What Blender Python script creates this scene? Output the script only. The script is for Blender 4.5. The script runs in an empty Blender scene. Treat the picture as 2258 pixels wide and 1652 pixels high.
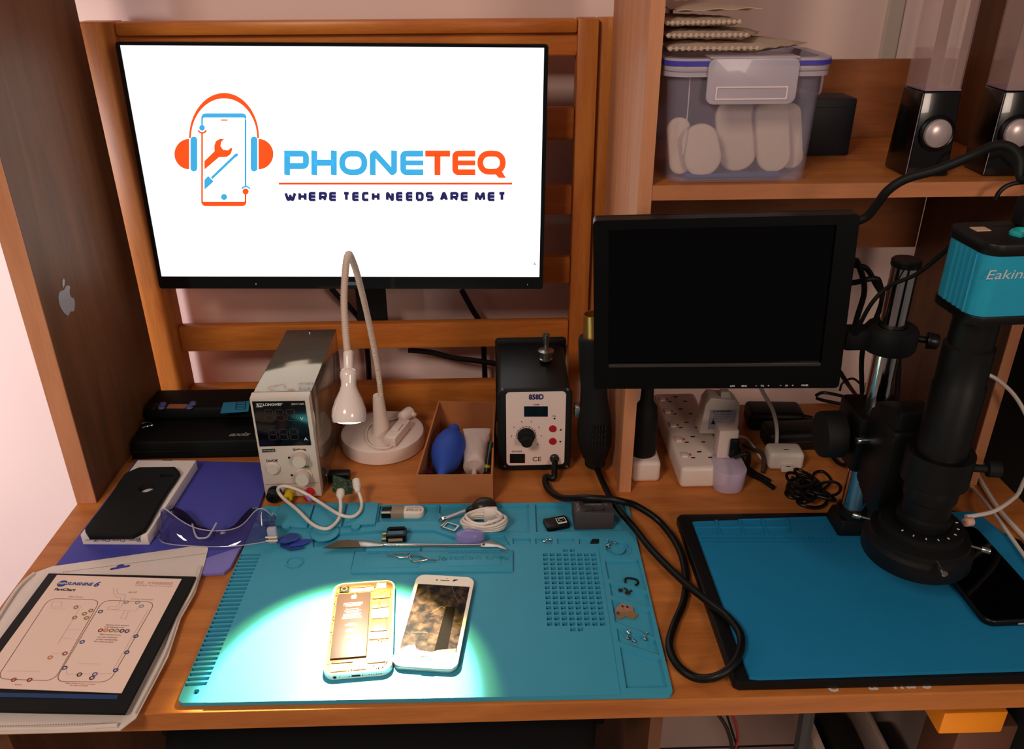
import bpy, bmesh, math, random
from mathutils import Vector as V, Matrix
random.seed(5)
scn = bpy.context.scene
COL = scn.collection
R = math.radians
# ------------------------------------------------------------------ camera
F = 1825.579; CP = V((0.29107, -0.53771, 0.60621)); PIT, YAW, ROL = 0.46774, -0.02561, -0.00569
cy, sy = math.cos(YAW), math.sin(YAW)
_f = V((-sy*math.cos(PIT), cy*math.cos(PIT), -math.sin(PIT))); _r = V((cy, sy, 0)); _u = _r.cross(_f)
CR = math.cos(ROL)*_r + math.sin(ROL)*_u; CU = -math.sin(ROL)*_r + math.cos(ROL)*_u
cam = bpy.data.objects.new('camera', bpy.data.cameras.new('camera')); COL.objects.link(cam)
cam.data.sensor_width = 36; cam.data.sensor_fit = 'HORIZONTAL'; cam.data.lens = F/2258*36; cam.data.clip_start = .01
mw = Matrix.Identity(4)
for i in range(3):
    mw[i][0] = CR[i]; mw[i][1] = CU[i]; mw[i][2] = -_f[i]; mw[i][3] = CP[i]
cam.matrix_world = mw
scn.camera = cam
# survey helpers: the photograph's pixel -> a point on a real plane of the room
def ray(px, py): return CR*((px-1129)/F) + CU*((826-py)/F) + _f
def PZ(px, py, z=0.0):
    d = ray(px, py); return CP + d*((z-CP.z)/d.z)
def PY(px, py, y):
    d = ray(px, py); return CP + d*((y-CP.y)/d.y)
def PX(px, py, x):
    d = ray(px, py); return CP + d*((x-CP.x)/d.x)
def frame(O, X, Y):
    X = V(X).normalized(); Z = X.cross(V(Y)).normalized(); Y = Z.cross(X)
    m = Matrix.Identity(4)
    for i in range(3): m[i][0] = X[i]; m[i][1] = Y[i]; m[i][2] = Z[i]; m[i][3] = O[i]
    return m
def onp(m, px, py):
    inv = m.inverted(); o = inv @ CP; d = (inv.to_3x3() @ ray(px, py))
    t = -o.z/d.z; return V((o.x+d.x*t, o.y+d.y*t))
def TR(x, y, z, rz=0): return Matrix.Translation((x, y, z)) @ Matrix.Rotation(rz, 4, 'Z')
def rectfit(p, z):
    # TL TR BR BL pixels -> centre, rot, w, l
    q = [PZ(a, b, z) for a, b in p]; c = sum(q, V((0, 0, 0)))/4
    d = (q[1]-q[0]) + (q[2]-q[3]); e = (q[0]-q[3]) + (q[1]-q[2])
    a1 = math.atan2(d.y, d.x); a2 = math.atan2(e.y, e.x)-math.pi/2
    return c, (a1+a2)/2, d.length/2, e.length/2
# ------------------------------------------------------------------ materials
def lin(c):
    return tuple(((v/255)/12.92 if v/255 <= .04045 else ((v/255+.055)/1.055)**2.4) for v in c)
MATS = {}
def mat(name, rgb, rough=.5, metal=0., noise=.06, ns=40, bump=0., bs=300, em=0., alpha=1., trans=0., coat=0., spec=.5, ior=1.45):
    if name in MATS: return MATS[name]
    m = bpy.data.materials.new(name); m.use_nodes = True; nt = m.node_tree; N = nt.nodes; L = nt.links
    b = N['Principled BSDF']; c = lin(rgb)
    tc = N.new('ShaderNodeTexCoord'); nz = N.new('ShaderNodeTexNoise'); nz.inputs['Scale'].default_value = ns
    nz.inputs['Detail'].default_value = 3
    L.new(tc.outputs['Object'], nz.inputs['Vector'])
    mx = N.new('ShaderNodeMix'); mx.data_type = 'RGBA'
    mx.inputs[6].default_value = (*[v*(1-noise) for v in c], 1); mx.inputs[7].default_value = (*[min(1, v*(1+noise)) for v in c], 1)
    L.new(nz.outputs['Fac'], mx.inputs[0])
    L.new(mx.outputs[2], b.inputs['Base Color'])
    b.inputs['Roughness'].default_value = rough; b.inputs['Metallic'].default_value = metal
    b.inputs['Alpha'].default_value = alpha; b.inputs['Transmission Weight'].default_value = trans
    b.inputs['Coat Weight'].default_value = coat; b.inputs['IOR'].default_value = ior
    b.inputs['Specular IOR Level'].default_value = spec
    if em:
        L.new(mx.outputs[2], b.inputs['Emission Color']); b.inputs['Emission Strength'].default_value = em
    if bump:
        n2 = N.new('ShaderNodeTexNoise'); n2.inputs['Scale'].default_value = bs; n2.inputs['Detail'].default_value = 4
        L.new(tc.outputs['Object'], n2.inputs['Vector'])
        bp = N.new('ShaderNodeBump'); bp.inputs['Strength'].default_value = bump; bp.inputs['Distance'].default_value = .002
        L.new(n2.outputs['Fac'], bp.inputs['Height']); L.new(bp.outputs['Normal'], b.inputs['Normal'])
    MATS[name] = m; return m
def wood(name, c1, c2, axis='X', scale=14, rough=.45, spec=.35):
    if name in MATS: return MATS[name]
    m = bpy.data.materials.new(name); m.use_nodes = True; nt = m.node_tree; N = nt.nodes; L = nt.links
    b = N['Principled BSDF']; tc = N.new('ShaderNodeTexCoord'); mp = N.new('ShaderNodeMapping')
    s = {'X': (1, scale, scale), 'Y': (scale, 1, scale), 'Z': (scale, scale, 1)}[axis]
    mp.inputs['Scale'].default_value = s
    L.new(tc.outputs['Object'], mp.inputs['Vector'])
    nz = N.new('ShaderNodeTexNoise'); nz.inputs['Scale'].default_value = 5; nz.inputs['Detail'].default_value = 6; nz.inputs['Distortion'].default_value = .6
    n2 = N.new('ShaderNodeTexNoise'); n2.inputs['Scale'].default_value = 40; n2.inputs['Detail'].default_value = 3
    L.new(mp.outputs['Vector'], nz.inputs['Vector']); L.new(mp.outputs['Vector'], n2.inputs['Vector'])
    mx = N.new('ShaderNodeMix'); mx.data_type = 'RGBA'
    mx.inputs[6].default_value = (*lin(c1), 1); mx.inputs[7].default_value = (*lin(c2), 1)
    ad = N.new('ShaderNodeMath'); ad.operation = 'MULTIPLY_ADD'; ad.inputs[1].default_value = .35
    L.new(n2.outputs['Fac'], ad.inputs[0]); L.new(nz.outputs['Fac'], ad.inputs[2])
    rp = N.new('ShaderNodeMapRange'); rp.inputs[1].default_value = .45; rp.inputs[2].default_value = .95
    L.new(ad.outputs[0], rp.inputs[0]); L.new(rp.outputs[0], mx.inputs[0])
    L.new(mx.outputs[2], b.inputs['Base Color']); b.inputs['Roughness'].default_value = rough; b.inputs['Specular IOR Level'].default_value = spec
    bp = N.new('ShaderNodeBump'); bp.inputs['Strength'].default_value = .08; bp.inputs['Distance'].default_value = .001
    L.new(ad.outputs[0], bp.inputs['Height']); L.new(bp.outputs['Normal'], b.inputs['Normal'])
    MATS[name] = m; return m
# ------------------------------------------------------------------ mesh builder
def spline(pts, sub=6, closed=False):
    P = [V(p) for p in pts]; n = len(P); out = []
    if n < 3 and not closed: return P
    rng = range(n if closed else n-1)
    for i in rng:
        if closed: a, b, c, d = P[(i-1) % n], P[i], P[(i+1) % n], P[(i+2) % n]
        else: a, b, c, d = P[max(i-1, 0)], P[i], P[i+1], P[min(i+2, n-1)]
        for k in range(sub):
            t = k/sub
            out.append(.5*((2*b)+(c-a)*t+(2*a-5*b+4*c-d)*t*t+(3*b-a-3*c+d)*t**3))
    if not closed: out.append(P[-1])
    return out
def rrect(w, h, r, n=5, cx=0, cy=0):
    out = []; r = min(r, w/2-1e-6, h/2-1e-6)
    for k, (sx, sy_) in enumerate(((1, 1), (-1, 1), (-1, -1), (1, -1))):
        for i in range(n+1):
            a = math.pi/2*(k+i/n); out.append((cx+sx*(w/2-r)+r*math.cos(a), cy+sy_*(h/2-r)+r*math.sin(a)))
    return out
def circ(r, n=28, cx=0, cy=0, a0=0, a1=2*math.pi):
    full = abs(a1-a0-2*math.pi) < 1e-6
    return [(cx+r*math.cos(a0+(a1-a0)*i/(n if full else n-1)), cy+r*math.sin(a0+(a1-a0)*i/(n if full else n-1))) for i in range(n)]
class MB:
    def __init__(s): s.bm = bmesh.new()
    def merge(s, b2, bev=0, seg=2, M=None):
        if bev: bmesh.ops.bevel(b2, geom=[e for e in b2.edges if len(e.link_faces) == 2 and e.calc_face_angle(0) > .5], offset=bev, segments=seg, affect='EDGES', clamp_overlap=True, profile=.5)
        if M is not None: bmesh.ops.transform(b2, matrix=M, verts=b2.verts)
        me = bpy.data.meshes.new('tmp'); b2.to_mesh(me); b2.free(); s.bm.from_mesh(me); bpy.data.meshes.remove(me); return s
    def raw(s, vs, fs, M=None, bev=0, seg=2):
        b2 = bmesh.new(); vv = [b2.verts.new(v) for v in vs]
        for f in fs:
            try: b2.faces.new([vv[i] for i in f])
            except ValueError: pass
        bmesh.ops.recalc_face_normals(b2, faces=b2.faces)
        return s.merge(b2, bev, seg, M)
    def hexa(s, b, t, bev=0, seg=2, M=None):   # bottom ring and top ring of equal length
        n = len(b); vs = [V(p) for p in b]+[V(p) for p in t]
        fs = [list(range(n))[::-1], list(range(n, 2*n))]+[[i, (i+1) % n, n+(i+1) % n, n+i] for i in range(n)]
        return s.raw(vs, fs, M, bev, seg)
    def box(s, x0, x1, y0, y1, z0, z1, bev=0, seg=2, M=None):
        q = [(x0, y0), (x1, y0), (x1, y1), (x0, y1)]
        return s.hexa([(x, y, z0) for x, y in q], [(x, y, z1) for x, y in q], bev, seg, M)
    def prism(s, poly, z0, z1, bev=0, seg=2, M=None):
        return s.hexa([(p[0], p[1], z0) for p in poly], [(p[0], p[1], z1) for p in poly], bev, seg, M)
    def ring(s, outer, inner, z0, z1, M=None):
        n = len(outer); vs = [(x, y, z) for z in (z0, z1) for P in (outer, inner) for x, y in P]; fs = []
        for i in range(n):
            j = (i+1) % n
            fs += [[i, j, n+j, n+i], [2*n+i, 3*n+i, 3*n+j, 2*n+j], [i, 2*n+i, 2*n+j, j], [n+i, n+j, 3*n+j, 3*n+i]]
        return s.raw(vs, fs, M)
    def flat(s, poly, z=0, M=None):
        b2 = bmesh.new(); vv = [b2.verts.new((p[0], p[1], z)) for p in poly]; b2.faces.new(vv)
        b2.normal_update()
        for f in b2.faces:
            if f.normal.z < 0: f.normal_flip()
        return s.merge(b2, 0, 0, M)
    def cyl(s, a, b, r0, r1=None, n=24, bev=0):
        a, b = V(a), V(b); r1 = r0 if r1 is None else r1
        M = frame(a, (b-a).orthogonal(), (b-a).cross((b-a).orthogonal())); h = (b-a).length
        M = M if (M.to_3x3() @ V((0, 0, 1))).dot(b-a) > 0 else frame(a, (b-a).orthogonal(), -(b-a).cross((b-a).orthogonal()))
        return s.hexa([(x, y, 0) for x, y in circ(r0, n)], [(x, y, h) for x, y in circ(r1, n)], bev, 2, M)
    def lathe(s, prof, n=32, M=None, sx=1, sy=1, cap=True):
        vs = []; fs = []
        for r, z in prof:
            for i in range(n):
                a = 2*math.pi*i/n; vs.append((r*math.cos(a)*sx, r*math.sin(a)*sy, z))
        for k in range(len(prof)-1):
            for i in range(n):
                j = (i+1) % n; fs.append([k*n+i, k*n+j, (k+1)*n+j, (k+1)*n+i])
        if cap and prof[0][0] > 1e-5: fs.append(list(range(n))[::-1])
        if cap and prof[-1][0] > 1e-5: fs.append([(len(prof)-1)*n+i for i in range(n)])
        b2 = bmesh.new(); vv = [b2.verts.new(v) for v in vs]
        for f in fs: b2.faces.new([vv[i] for i in f])
        bmesh.ops.remove_doubles(b2, verts=b2.verts, dist=1e-6); bmesh.ops.recalc_face_normals(b2, faces=b2.faces)
        return s.merge(b2, 0, 0, M)
    def tube(s, pts, r, n=10, sub=6, closed=False, smooth=True):
        P = spline(pts, sub, closed) if smooth else [V(p) for p in pts]
        P = [p for i, p in enumerate(P) if i == 0 or (p-P[i-1]).length > 1e-6]
        m = len(P); up = None; vs = []; fs = []
        for i, p in enumerate(P):
            t = (P[(i+1) % m]-P[i-1]) if closed else (P[min(i+1, m-1)]-P[max(i-1, 0)])
            t.normalize()
            if up is None: up = t.orthogonal().normalized()
            up = (up-t*up.dot(t)); up = up.normalized() if up.length > 1e-6 else t.orthogonal().normalized()
            w = t.cross(up); rr = r(i/(m-1)) if callable(r) else r
            for k in range(n):
                a = 2*math.pi*k/n; vs.append(p+up*(rr*math.cos(a))+w*(rr*math.sin(a)))
        for i in range(m if closed else m-1):
            i2 = (i+1) % m
            for k in range(n):
                l = (k+1) % n; fs.append([i*n+k, i*n+l, i2*n+l, i2*n+k])
        if not closed: fs += [list(range(n))[::-1], [(m-1)*n+k for k in range(n)]]
        return s.raw(vs, fs)
    def stroke(s, pts, w, z=0, M=None, round_=True, h=0):
        pts = [V((p[0], p[1])) for p in pts]
        k = [0]
        def put(poly):
            k[0] += 1
            if h: s.prism(poly, z, z+h, M=M)
            else: s.flat(poly, z+k[0]*2e-6, M)
        for a, b in zip(pts, pts[1:]):
            d = (b-a); 
            if d.length < 1e-9: continue
            d.normalize(); nrm = V((-d.y, d.x))*(w/2)
            put([a+nrm, b+nrm, b-nrm, a-nrm])
        for p in (pts if round_ else pts[1:-1]): put(circ(w/2, 12, p.x, p.y))
        return s
    def mesh(s, name):
        me = bpy.data.meshes.new(name); s.bm.to_mesh(me); s.bm.free(); return me
WM = {}
def finish(me, smooth=True, ang=35):
    if smooth:
        me.polygons.foreach_set('use_smooth', [True]*len(me.polygons)); me.set_sharp_from_angle(angle=R(ang))
def tag(o, label=None, cat=None, group=None, kind=None):
    if label: o['label'] = label
    if cat: o['category'] = cat
    if group: o['group'] = group
    if kind: o['kind'] = kind
    return o
def thing(name, label, cat, loc=(0, 0, 0), rz=0, group=None, M=None):
    o = bpy.data.objects.new(name, None); COL.objects.link(o); o.empty_display_size = .02
    M = TR(*loc, rz) if M is None else M
    o.matrix_world = M; WM[o.name] = M.copy(); return tag(o, label, cat, group)
def part(name, mb, m, par, label=None, world=False, smooth=True, kind=None, ang=35):
    me = mb.mesh(name) if isinstance(mb, MB) else mb
    if world: me.transform(WM[par.name].inverted())
    finish(me, smooth, ang); me.materials.append(m)
    o = bpy.data.objects.new(name, me); COL.objects.link(o); o.parent = par; WM[o.name] = WM[par.name]
    return tag(o, label, None, None, kind)
def solo(name, mb, m, label, cat, group=None, kind=None, smooth=True, ang=35):
    me = mb.mesh(name) if isinstance(mb, MB) else mb
    xs = [v.co for v in me.vertices]
    c = V(((min(v.x for v in xs)+max(v.x for v in xs))/2, (min(v.y for v in xs)+max(v.y for v in xs))/2, min(v.z for v in xs)))
    me.transform(Matrix.Translation(-c)); finish(me, smooth, ang); me.materials.append(m)
    o = bpy.data.objects.new(name, me); COL.objects.link(o); o.location = c; WM[o.name] = Matrix.Translation(c)
    return tag(o, label, cat, group, kind)
def struct(name, mb, m): return solo(name, mb, m, None, None, None, 'structure', smooth=False)
def textmesh(s, size, M, width=None, shear=0, bold=0, extr=0, align='CENTER', xs=1):
    cu = bpy.data.curves.new('t', 'FONT'); cu.body = s; cu.size = size; cu.align_x = align; cu.align_y = 'CENTER'
    cu.shear = shear; cu.offset = bold; cu.extrude = extr; cu.resolution_u = 3
    ob = bpy.data.objects.new('t', cu); COL.objects.link(ob)
    bpy.context.view_layer.update()
    me = bpy.data.meshes.new_from_object(ob.evaluated_get(bpy.context.evaluated_depsgraph_get()))
    bpy.data.objects.remove(ob); bpy.data.curves.remove(cu)
    if width and len(me.vertices):
        w = max(v.co.x for v in me.vertices)-min(v.co.x for v in me.vertices)
        me.transform(Matrix.Diagonal((width/w, 1, 1, 1)))
    me.transform(M); return me
def text(s, size, M, m, par, name='lettering', **k):
    me = textmesh(s, size, M, **k); me.materials.clear()
    me.transform(WM[par.name].inverted()); me.materials.append(m)
    o = bpy.data.objects.new(name, me); COL.objects.link(o); o.parent = par; WM[o.name] = WM[par.name]; return o
def texts(items, m, par, name='lettering'):
    for it in items: text(it[0], it[1], it[2], m, par, name, **(it[3] if len(it) > 3 else {}))
def boolean(base, cut):
    a = bpy.data.objects.new('a', base.mesh('a')); b = bpy.data.objects.new('b', cut.mesh('b')); COL.objects.link(a); COL.objects.link(b)
    md = a.modifiers.new('m', 'BOOLEAN'); md.object = b; md.operation = 'DIFFERENCE'; md.solver = 'EXACT'; md.use_self = True
    bpy.context.view_layer.update()
    me = bpy.data.meshes.new_from_object(a.evaluated_get(bpy.context.evaluated_depsgraph_get()))
    bpy.data.objects.remove(a); bpy.data.objects.remove(b)
    o = MB(); o.bm.from_mesh(me); bpy.data.meshes.remove(me); return o
def clone(o, loc, rz=0, label=None):
    c = o.copy(); COL.objects.link(c); c.location = loc; c.rotation_euler = (0, 0, rz)
    if label: c['label'] = label
    for ch in list(o.children):
        d = ch.copy(); COL.objects.link(d); d.parent = c
        for g in ch.children:
            e = g.copy(); COL.objects.link(e); e.parent = d
    return c
# ------------------------------------------------------------------ shared materials
W_FR = wood('frame_wood', (184, 102, 42), (220, 140, 66), 'Z', 10, .35)
W_FRX = wood('frame_wood_rails', (188, 106, 44), (222, 142, 66), 'X', 10, .35)
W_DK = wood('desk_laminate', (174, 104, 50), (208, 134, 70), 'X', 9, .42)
W_SD = wood('shaded_laminate', (102, 64, 38), (126, 82, 52), 'Z', 9, .5)  # same wood as the desktop, with shade mixed into its colour
W_ED = wood('edge_band', (190, 128, 92), (212, 150, 112), 'Z', 9, .45)
W_EX = wood('edge_band_long', (182, 118, 80), (206, 140, 98), 'X', 9, .45)
M_WALL = mat('wall_paint', (240, 212, 204), .85, noise=.03, ns=5, bump=.05, bs=120)
M_BLK = mat('black_plastic', (8, 8, 9), .35, noise=.1)
M_BLKM = mat('black_matte', (9, 9, 9), .7, noise=.15, bump=.2, bs=900)
M_RUB = mat('black_rubber', (8, 8, 8), .45, noise=.1)
M_WHT = mat('white_plastic', (226, 214, 204), .4, noise=.02)
M_WHTM = mat('white_paper', (232, 220, 214), .8, noise=.03)
M_CHR = mat('chrome', (205, 205, 205), .12, 1, noise=.02)
M_STL = mat('steel', (180, 176, 170), .3, 1, noise=.05)
M_TEAL = mat('teal_silicone', (68, 160, 188), .5, noise=.04, ns=30, bump=.06, bs=700)
M_INK = mat('black_ink', (22, 20, 24), .7, noise=.02)
M_WINK = mat('white_ink', (225, 222, 220), .6, noise=.02)
# ------------------------------------------------------------------ the room
WALL_Y = .70
struct('wall_back', MB().box(-2.2, 2.4, WALL_Y, WALL_Y+.08, -.73, 1.5), M_WALL)
tile = mat('floor_tile', (196, 180, 172), .35, noise=.05, ns=8)
nt = tile.node_tree; bn = nt.nodes['Principled BSDF']; br = nt.nodes.new('ShaderNodeTexBrick'); br.offset = 0
tc = nt.nodes.new('ShaderNodeTexCoord'); nt.links.new(tc.outputs['Object'], br.inputs['Vector'])
br.inputs['Scale'].default_value = 1; br.inputs['Brick Width'].default_value = .16; br.inputs['Row Height'].default_value = .16
br.inputs['Mortar Size'].default_value = .0025; br.inputs['Mortar'].default_value = (.02, .015, .012, 1)
br.inputs['Color1'].default_value = (*lin((198, 182, 174)), 1); br.inputs['Color2'].default_value = (*lin((190, 174, 168)), 1)
nt.links.new(br.outputs['Color'], bn.inputs['Base Color'])
struct('floor', MB().box(-2.2, 2.4, -2.2, WALL_Y, -.78, -.73), tile)
M_PNL = mat('white_panel', (206, 190, 178), .6, noise=.04, ns=6)
b = MB()
for x0, x1 in ((.845, .868), (.93, .952), (1.02, 1.034)): b.box(x0, x1, WALL_Y-.006, WALL_Y-.001, .3, 1.5, .002)
struct('trim_1', b, M_PNL)
# ------------------------------------------------------------------ desk with hutch
D0, D1, DB = -.2301, .945, .5485       # left, right, back of the top
desk = thing('desk', 'orange brown laminate desk with side panels, upright divider and one shelf', 'desk', (.35, .27, -.73))
def dpart(n, mb, m, label=None): return part(n, mb, m, desk, label, world=True, smooth=False)
top = dpart('desktop', MB().box(D0, D1, -.002, DB, -.0225, 0, .0012), W_DK)
PXL, PXR = -.2057, .892
for x0, x1 in ((D0, PXL), (PXR, .906)):
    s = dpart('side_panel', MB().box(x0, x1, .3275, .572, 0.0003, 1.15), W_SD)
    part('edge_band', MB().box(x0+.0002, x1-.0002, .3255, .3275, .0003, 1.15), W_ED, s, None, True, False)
s = dpart('divider_panel', MB().box(.4475, .4625, .3275, .572, .0003, 1.15), W_ED)
part('edge_band', MB().box(.4477, .4623, .3255, .3275, .0003, 1.15), W_ED, s, None, True, False)
s = dpart('shelf', MB().box(.4627, .8918, .3275, .572, .374, .3899), W_DK)
part('edge_band', MB().box(.4627, .8918, .3255, .3275, .374, .3899), W_EX, s, None, True, False)
dpart('back_board', MB().box(.4627, .8918, .574, .586, .236, .486), wood('back_board_wood', (140, 84, 46), (168, 104, 60), 'X', 8, .5))
for x0, x1, y0 in ((-.205, -.166, .012), (.4355, .4475, .015)):
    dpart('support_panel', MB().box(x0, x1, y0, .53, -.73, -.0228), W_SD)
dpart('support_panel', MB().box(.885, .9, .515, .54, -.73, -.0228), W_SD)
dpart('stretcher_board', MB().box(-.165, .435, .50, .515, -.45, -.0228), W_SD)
# ------------------------------------------------------------------ slatted wooden frame behind the desk
FY = .615
fr = thing('slatted_bed_frame', 'honey coloured wooden slatted bed frame standing between desk and wall', 'bed frame', (.1, FY+.02, -.73))
def q(px, py, y=FY): return PY(px, py, y)
xl0 = q(163, 48).x; xl1 = q(247, 48).x; zt = q(700, 45).z; xr0 = q(1275, 45).x; xr1 = q(1322, 45).x
part('post', MB().box(xl0, xl1, FY, FY+.034, -.73, zt, .002), W_FR, fr, None, True)
part('post', MB().box(xr0, xr1, FY, FY+.034, -.73, zt, .002), W_FR, fr, None, True)
part('post', MB().box(xr1+.0005, xr1+.026, FY+.012, FY+.034, -.73, zt, .002), W_FR, fr, 'narrow set back post', True)
zc = q(700, 78).z; zb = q(1240, 125).z; zg = q(1240, 117).z
rl = MB().box(xl1, xr0, FY+.002, FY+.03, zc, zt-.0005, .004).box(xl1, xr0, FY+.012, FY+.03, zb, zc).box(xl1, xr0, FY+.009, FY+.03, zb, zb+.006, .002)
part('top_rail', rl, W_FRX, fr, None, True)
for a, c in (((1240, 240), (1240, 311)), ((1235, 413), (1235, 478)), ((1230, 571), (1225, 630)), ((820, 719), (820, 775))):
    part('slat', MB().box(xl1+.0005, xr0-.0005, FY+.008, FY+.024, q(*c).z, q(*a).z, .003), W_FRX, fr, None, True)
part('bottom_rail', MB().box(xl1, xr0, FY+.006, FY+.028, -.07, q(880, 852).z, .004), W_FRX, fr, None, True)
# ------------------------------------------------------------------ light
scn.view_settings.view_transform = 'Standard'; scn.view_settings.look = 'None'; scn.view_settings.exposure = .32; scn.view_settings.gamma = .9
w = bpy.data.worlds.new('world'); scn.world = w; w.use_nodes = True
w.node_tree.nodes['Background'].inputs[0].default_value = (1, .84, .76, 1); w.node_tree.nodes['Background'].inputs[1].default_value = .11
def light(name, typ, loc, tgt, e, col, **k):
    l = bpy.data.lights.new(name, typ); l.energy = e; l.color = col
    for a, v in k.items(): setattr(l, a, v)
    o = bpy.data.objects.new(name, l); COL.objects.link(o); o.location = loc
    o.rotation_euler = (V(tgt)-V(loc)).to_track_quat('-Z', 'Y').to_euler(); return o
light('ceiling_lamp', 'AREA', (-.5, -1.2, 1.45), (.15, .4, .1), 14.5, (1, .86, .74), size=.4)
light('front_fill', 'AREA', (1.05, -1.25, .82), (.35, .5, .15), 5.5, (1, .80, .66), size=.35)  # added fill, lifts the wall under the shelf from front right
light('under_desk_fill', 'AREA', (.72, -.22, -.45), (.75, .5, -.7), 1.1, (1, .84, .72), size=.3)  # fill light added to brighten the tiles under the desk
light('wall_fill', 'SPOT', (-1.15, -.6, .5), (-.95, .7, .1), 72, (.93, .93, 1), spot_size=R(75), spot_blend=.6, shadow_soft_size=.12)  # added spot that only brightens the wall left of the desk
# ------------------------------------------------------------------ big monitor with the logo
def monframe(c, ya, ti, ro):
    rx = V((math.cos(ya), math.sin(ya), 0)); n = V((math.sin(ya), -math.cos(ya), 0)); u = V((0, 0, 1))
    u2 = math.cos(ti)*u - math.sin(ti)*n
    return frame(V(c), math.cos(ro)*rx+math.sin(ro)*u2, -math.sin(ro)*rx+math.cos(ro)*u2)
MM = monframe((.1015, .5398, .357), -.0134, .0327, -.0119)
mon = thing('monitor', 'large black monitor with lit white logo screen, hung on the slatted frame', 'monitor', M=MM)
mw_, mh_ = .5242, .3134
def pm(n, mb, m, par=None, label=None, **k): return part(n, mb, m, par or mon, label, **k)
a = [onp(MM, *p) for p in ((262, 101), (1199, 104), (1190, 611), (358, 610))]
sx0 = (a[0].x+a[3].x)/2; sx1 = (a[1].x+a[2].x)/2; sy1 = (a[0].y+a[1].y)/2; sy0 = (a[2].y+a[3].y)/2
hs = MB().ring(rrect(mw_, mh_, .004), rrect(sx1-sx0, sy1-sy0, .0005, cx=(sx0+sx1)/2, cy=(sy0+sy1)/2), -.012, 0)
hs.box(-mw_/2, mw_/2, -mh_/2, mh_/2, -.02, -.0121, .003).box(-.16, .16, -.11, .11, -.036, -.0201, .006)
pm('housing', hs, mat('gloss_black', (10, 10, 13), .12, noise=.05, coat=.4))
scr = pm('screen', MB().box(sx0, sx1, sy0, sy1, -.012, -.0012), mat('screen_white', (250, 253, 255), .4, noise=.005, em=1.0), smooth=False)
M_LB = mat('logo_blue', (64, 170, 222), .5, noise=.01, em=.55); M_LO = mat('logo_orange', (238, 84, 26), .5, noise=.01, em=.60); M_LN = mat('logo_navy', (34, 32, 92), .5, noise=.01, em=.6)
def L_(x, y):   # logo drawing units -> screen plane
    p = onp(MM, 360+x/2.8225, 180+y/2.8225); return (p.x, p.y)
k_ = (V(L_(1000, 500))-V(L_(0, 500))).length/1000
def arc(cx, cy, rx, ry, a0, a1, n=14): return [(cx+rx*math.cos(R(a0+(a1-a0)*i/(n-1))), cy+ry*math.sin(R(a0+(a1-a0)*i/(n-1)))) for i in range(n)]
LZ = [-.0009]
def LP(mb, pts): mb.flat([L_(*p) for p in pts], LZ[0])
def LS(mb, pts, w=37, rnd=True): mb.stroke([L_(*p) for p in pts], w*k_, LZ[0], None, rnd)
def rr(x0, x1, y0, y1, r): return arc(x1-r, y0+r, r, r, -90, 0, 6)+arc(x1-r, y1-r, r, r, 0, 90, 6)+arc(x0+r, y1-r, r, r, 90, 180, 6)+arc(x0+r, y0+r, r, r, 180, 270, 6)
b = MB()    # blue half of the word
LS(b, [(770, 449), (770, 583)], rnd=False); LS(b, [(752, 449), (865, 449)], rnd=False); LS(b, [(865, 449)]+arc(865, 470, 22, 21, -90, 0, 5)+arc(865, 506, 22, 21, 0, 90, 5)+[(770, 527)])
for x in (939, 1061): LS(b, [(x, 430), (x, 583)], rnd=False)
LS(b, [(939, 506), (1061, 506)], 38, False)
p = rr(1113, 1251, 449, 565, 52); LS(b, p+[p[0]])
LS(b, [(1303, 583), (1303, 460)], rnd=False); LS(b, [(1436, 430), (1436, 556)], rnd=False); LS(b, [(1303, 460), (1316, 447), (1424, 566), (1436, 556)], 37)
def LE(b, x):
    LS(b, [(x+143, 449), (x+40, 449)], rnd=False); LS(b, arc(x+36, 467, 18, 18, -90, -180, 5)+arc(x+36, 547, 18, 18, 180, 90, 5)); LS(b, [(x+36, 565), (x+143, 565)], rnd=False); LS(b, [(x+18, 507), (x+143, 507)], 31, False); LS(b, [(x+18, 460), (x+18, 555)], rnd=False)
LE(b, 1475); pm('logo_lettering', b, M_LB, scr, 'blue word half of the logo', smooth=False)
b = MB()
LS(b, [(1630, 449), (1785, 449)], rnd=False); LS(b, [(1706, 449), (1706, 583)], rnd=False); LE(b, 1799)
p = rr(1973, 2113, 449, 562, 52); LS(b, p+[p[0]]); LP(b, [(2062, 572), (2108, 560), (2133, 600), (2088, 600)])
LP(b, [(718, 629), (2172, 629), (2172, 642), (718, 642)])
pm('logo_lettering', b, M_LO, scr, 'orange word half of the logo with underline', smooth=False)
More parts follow.
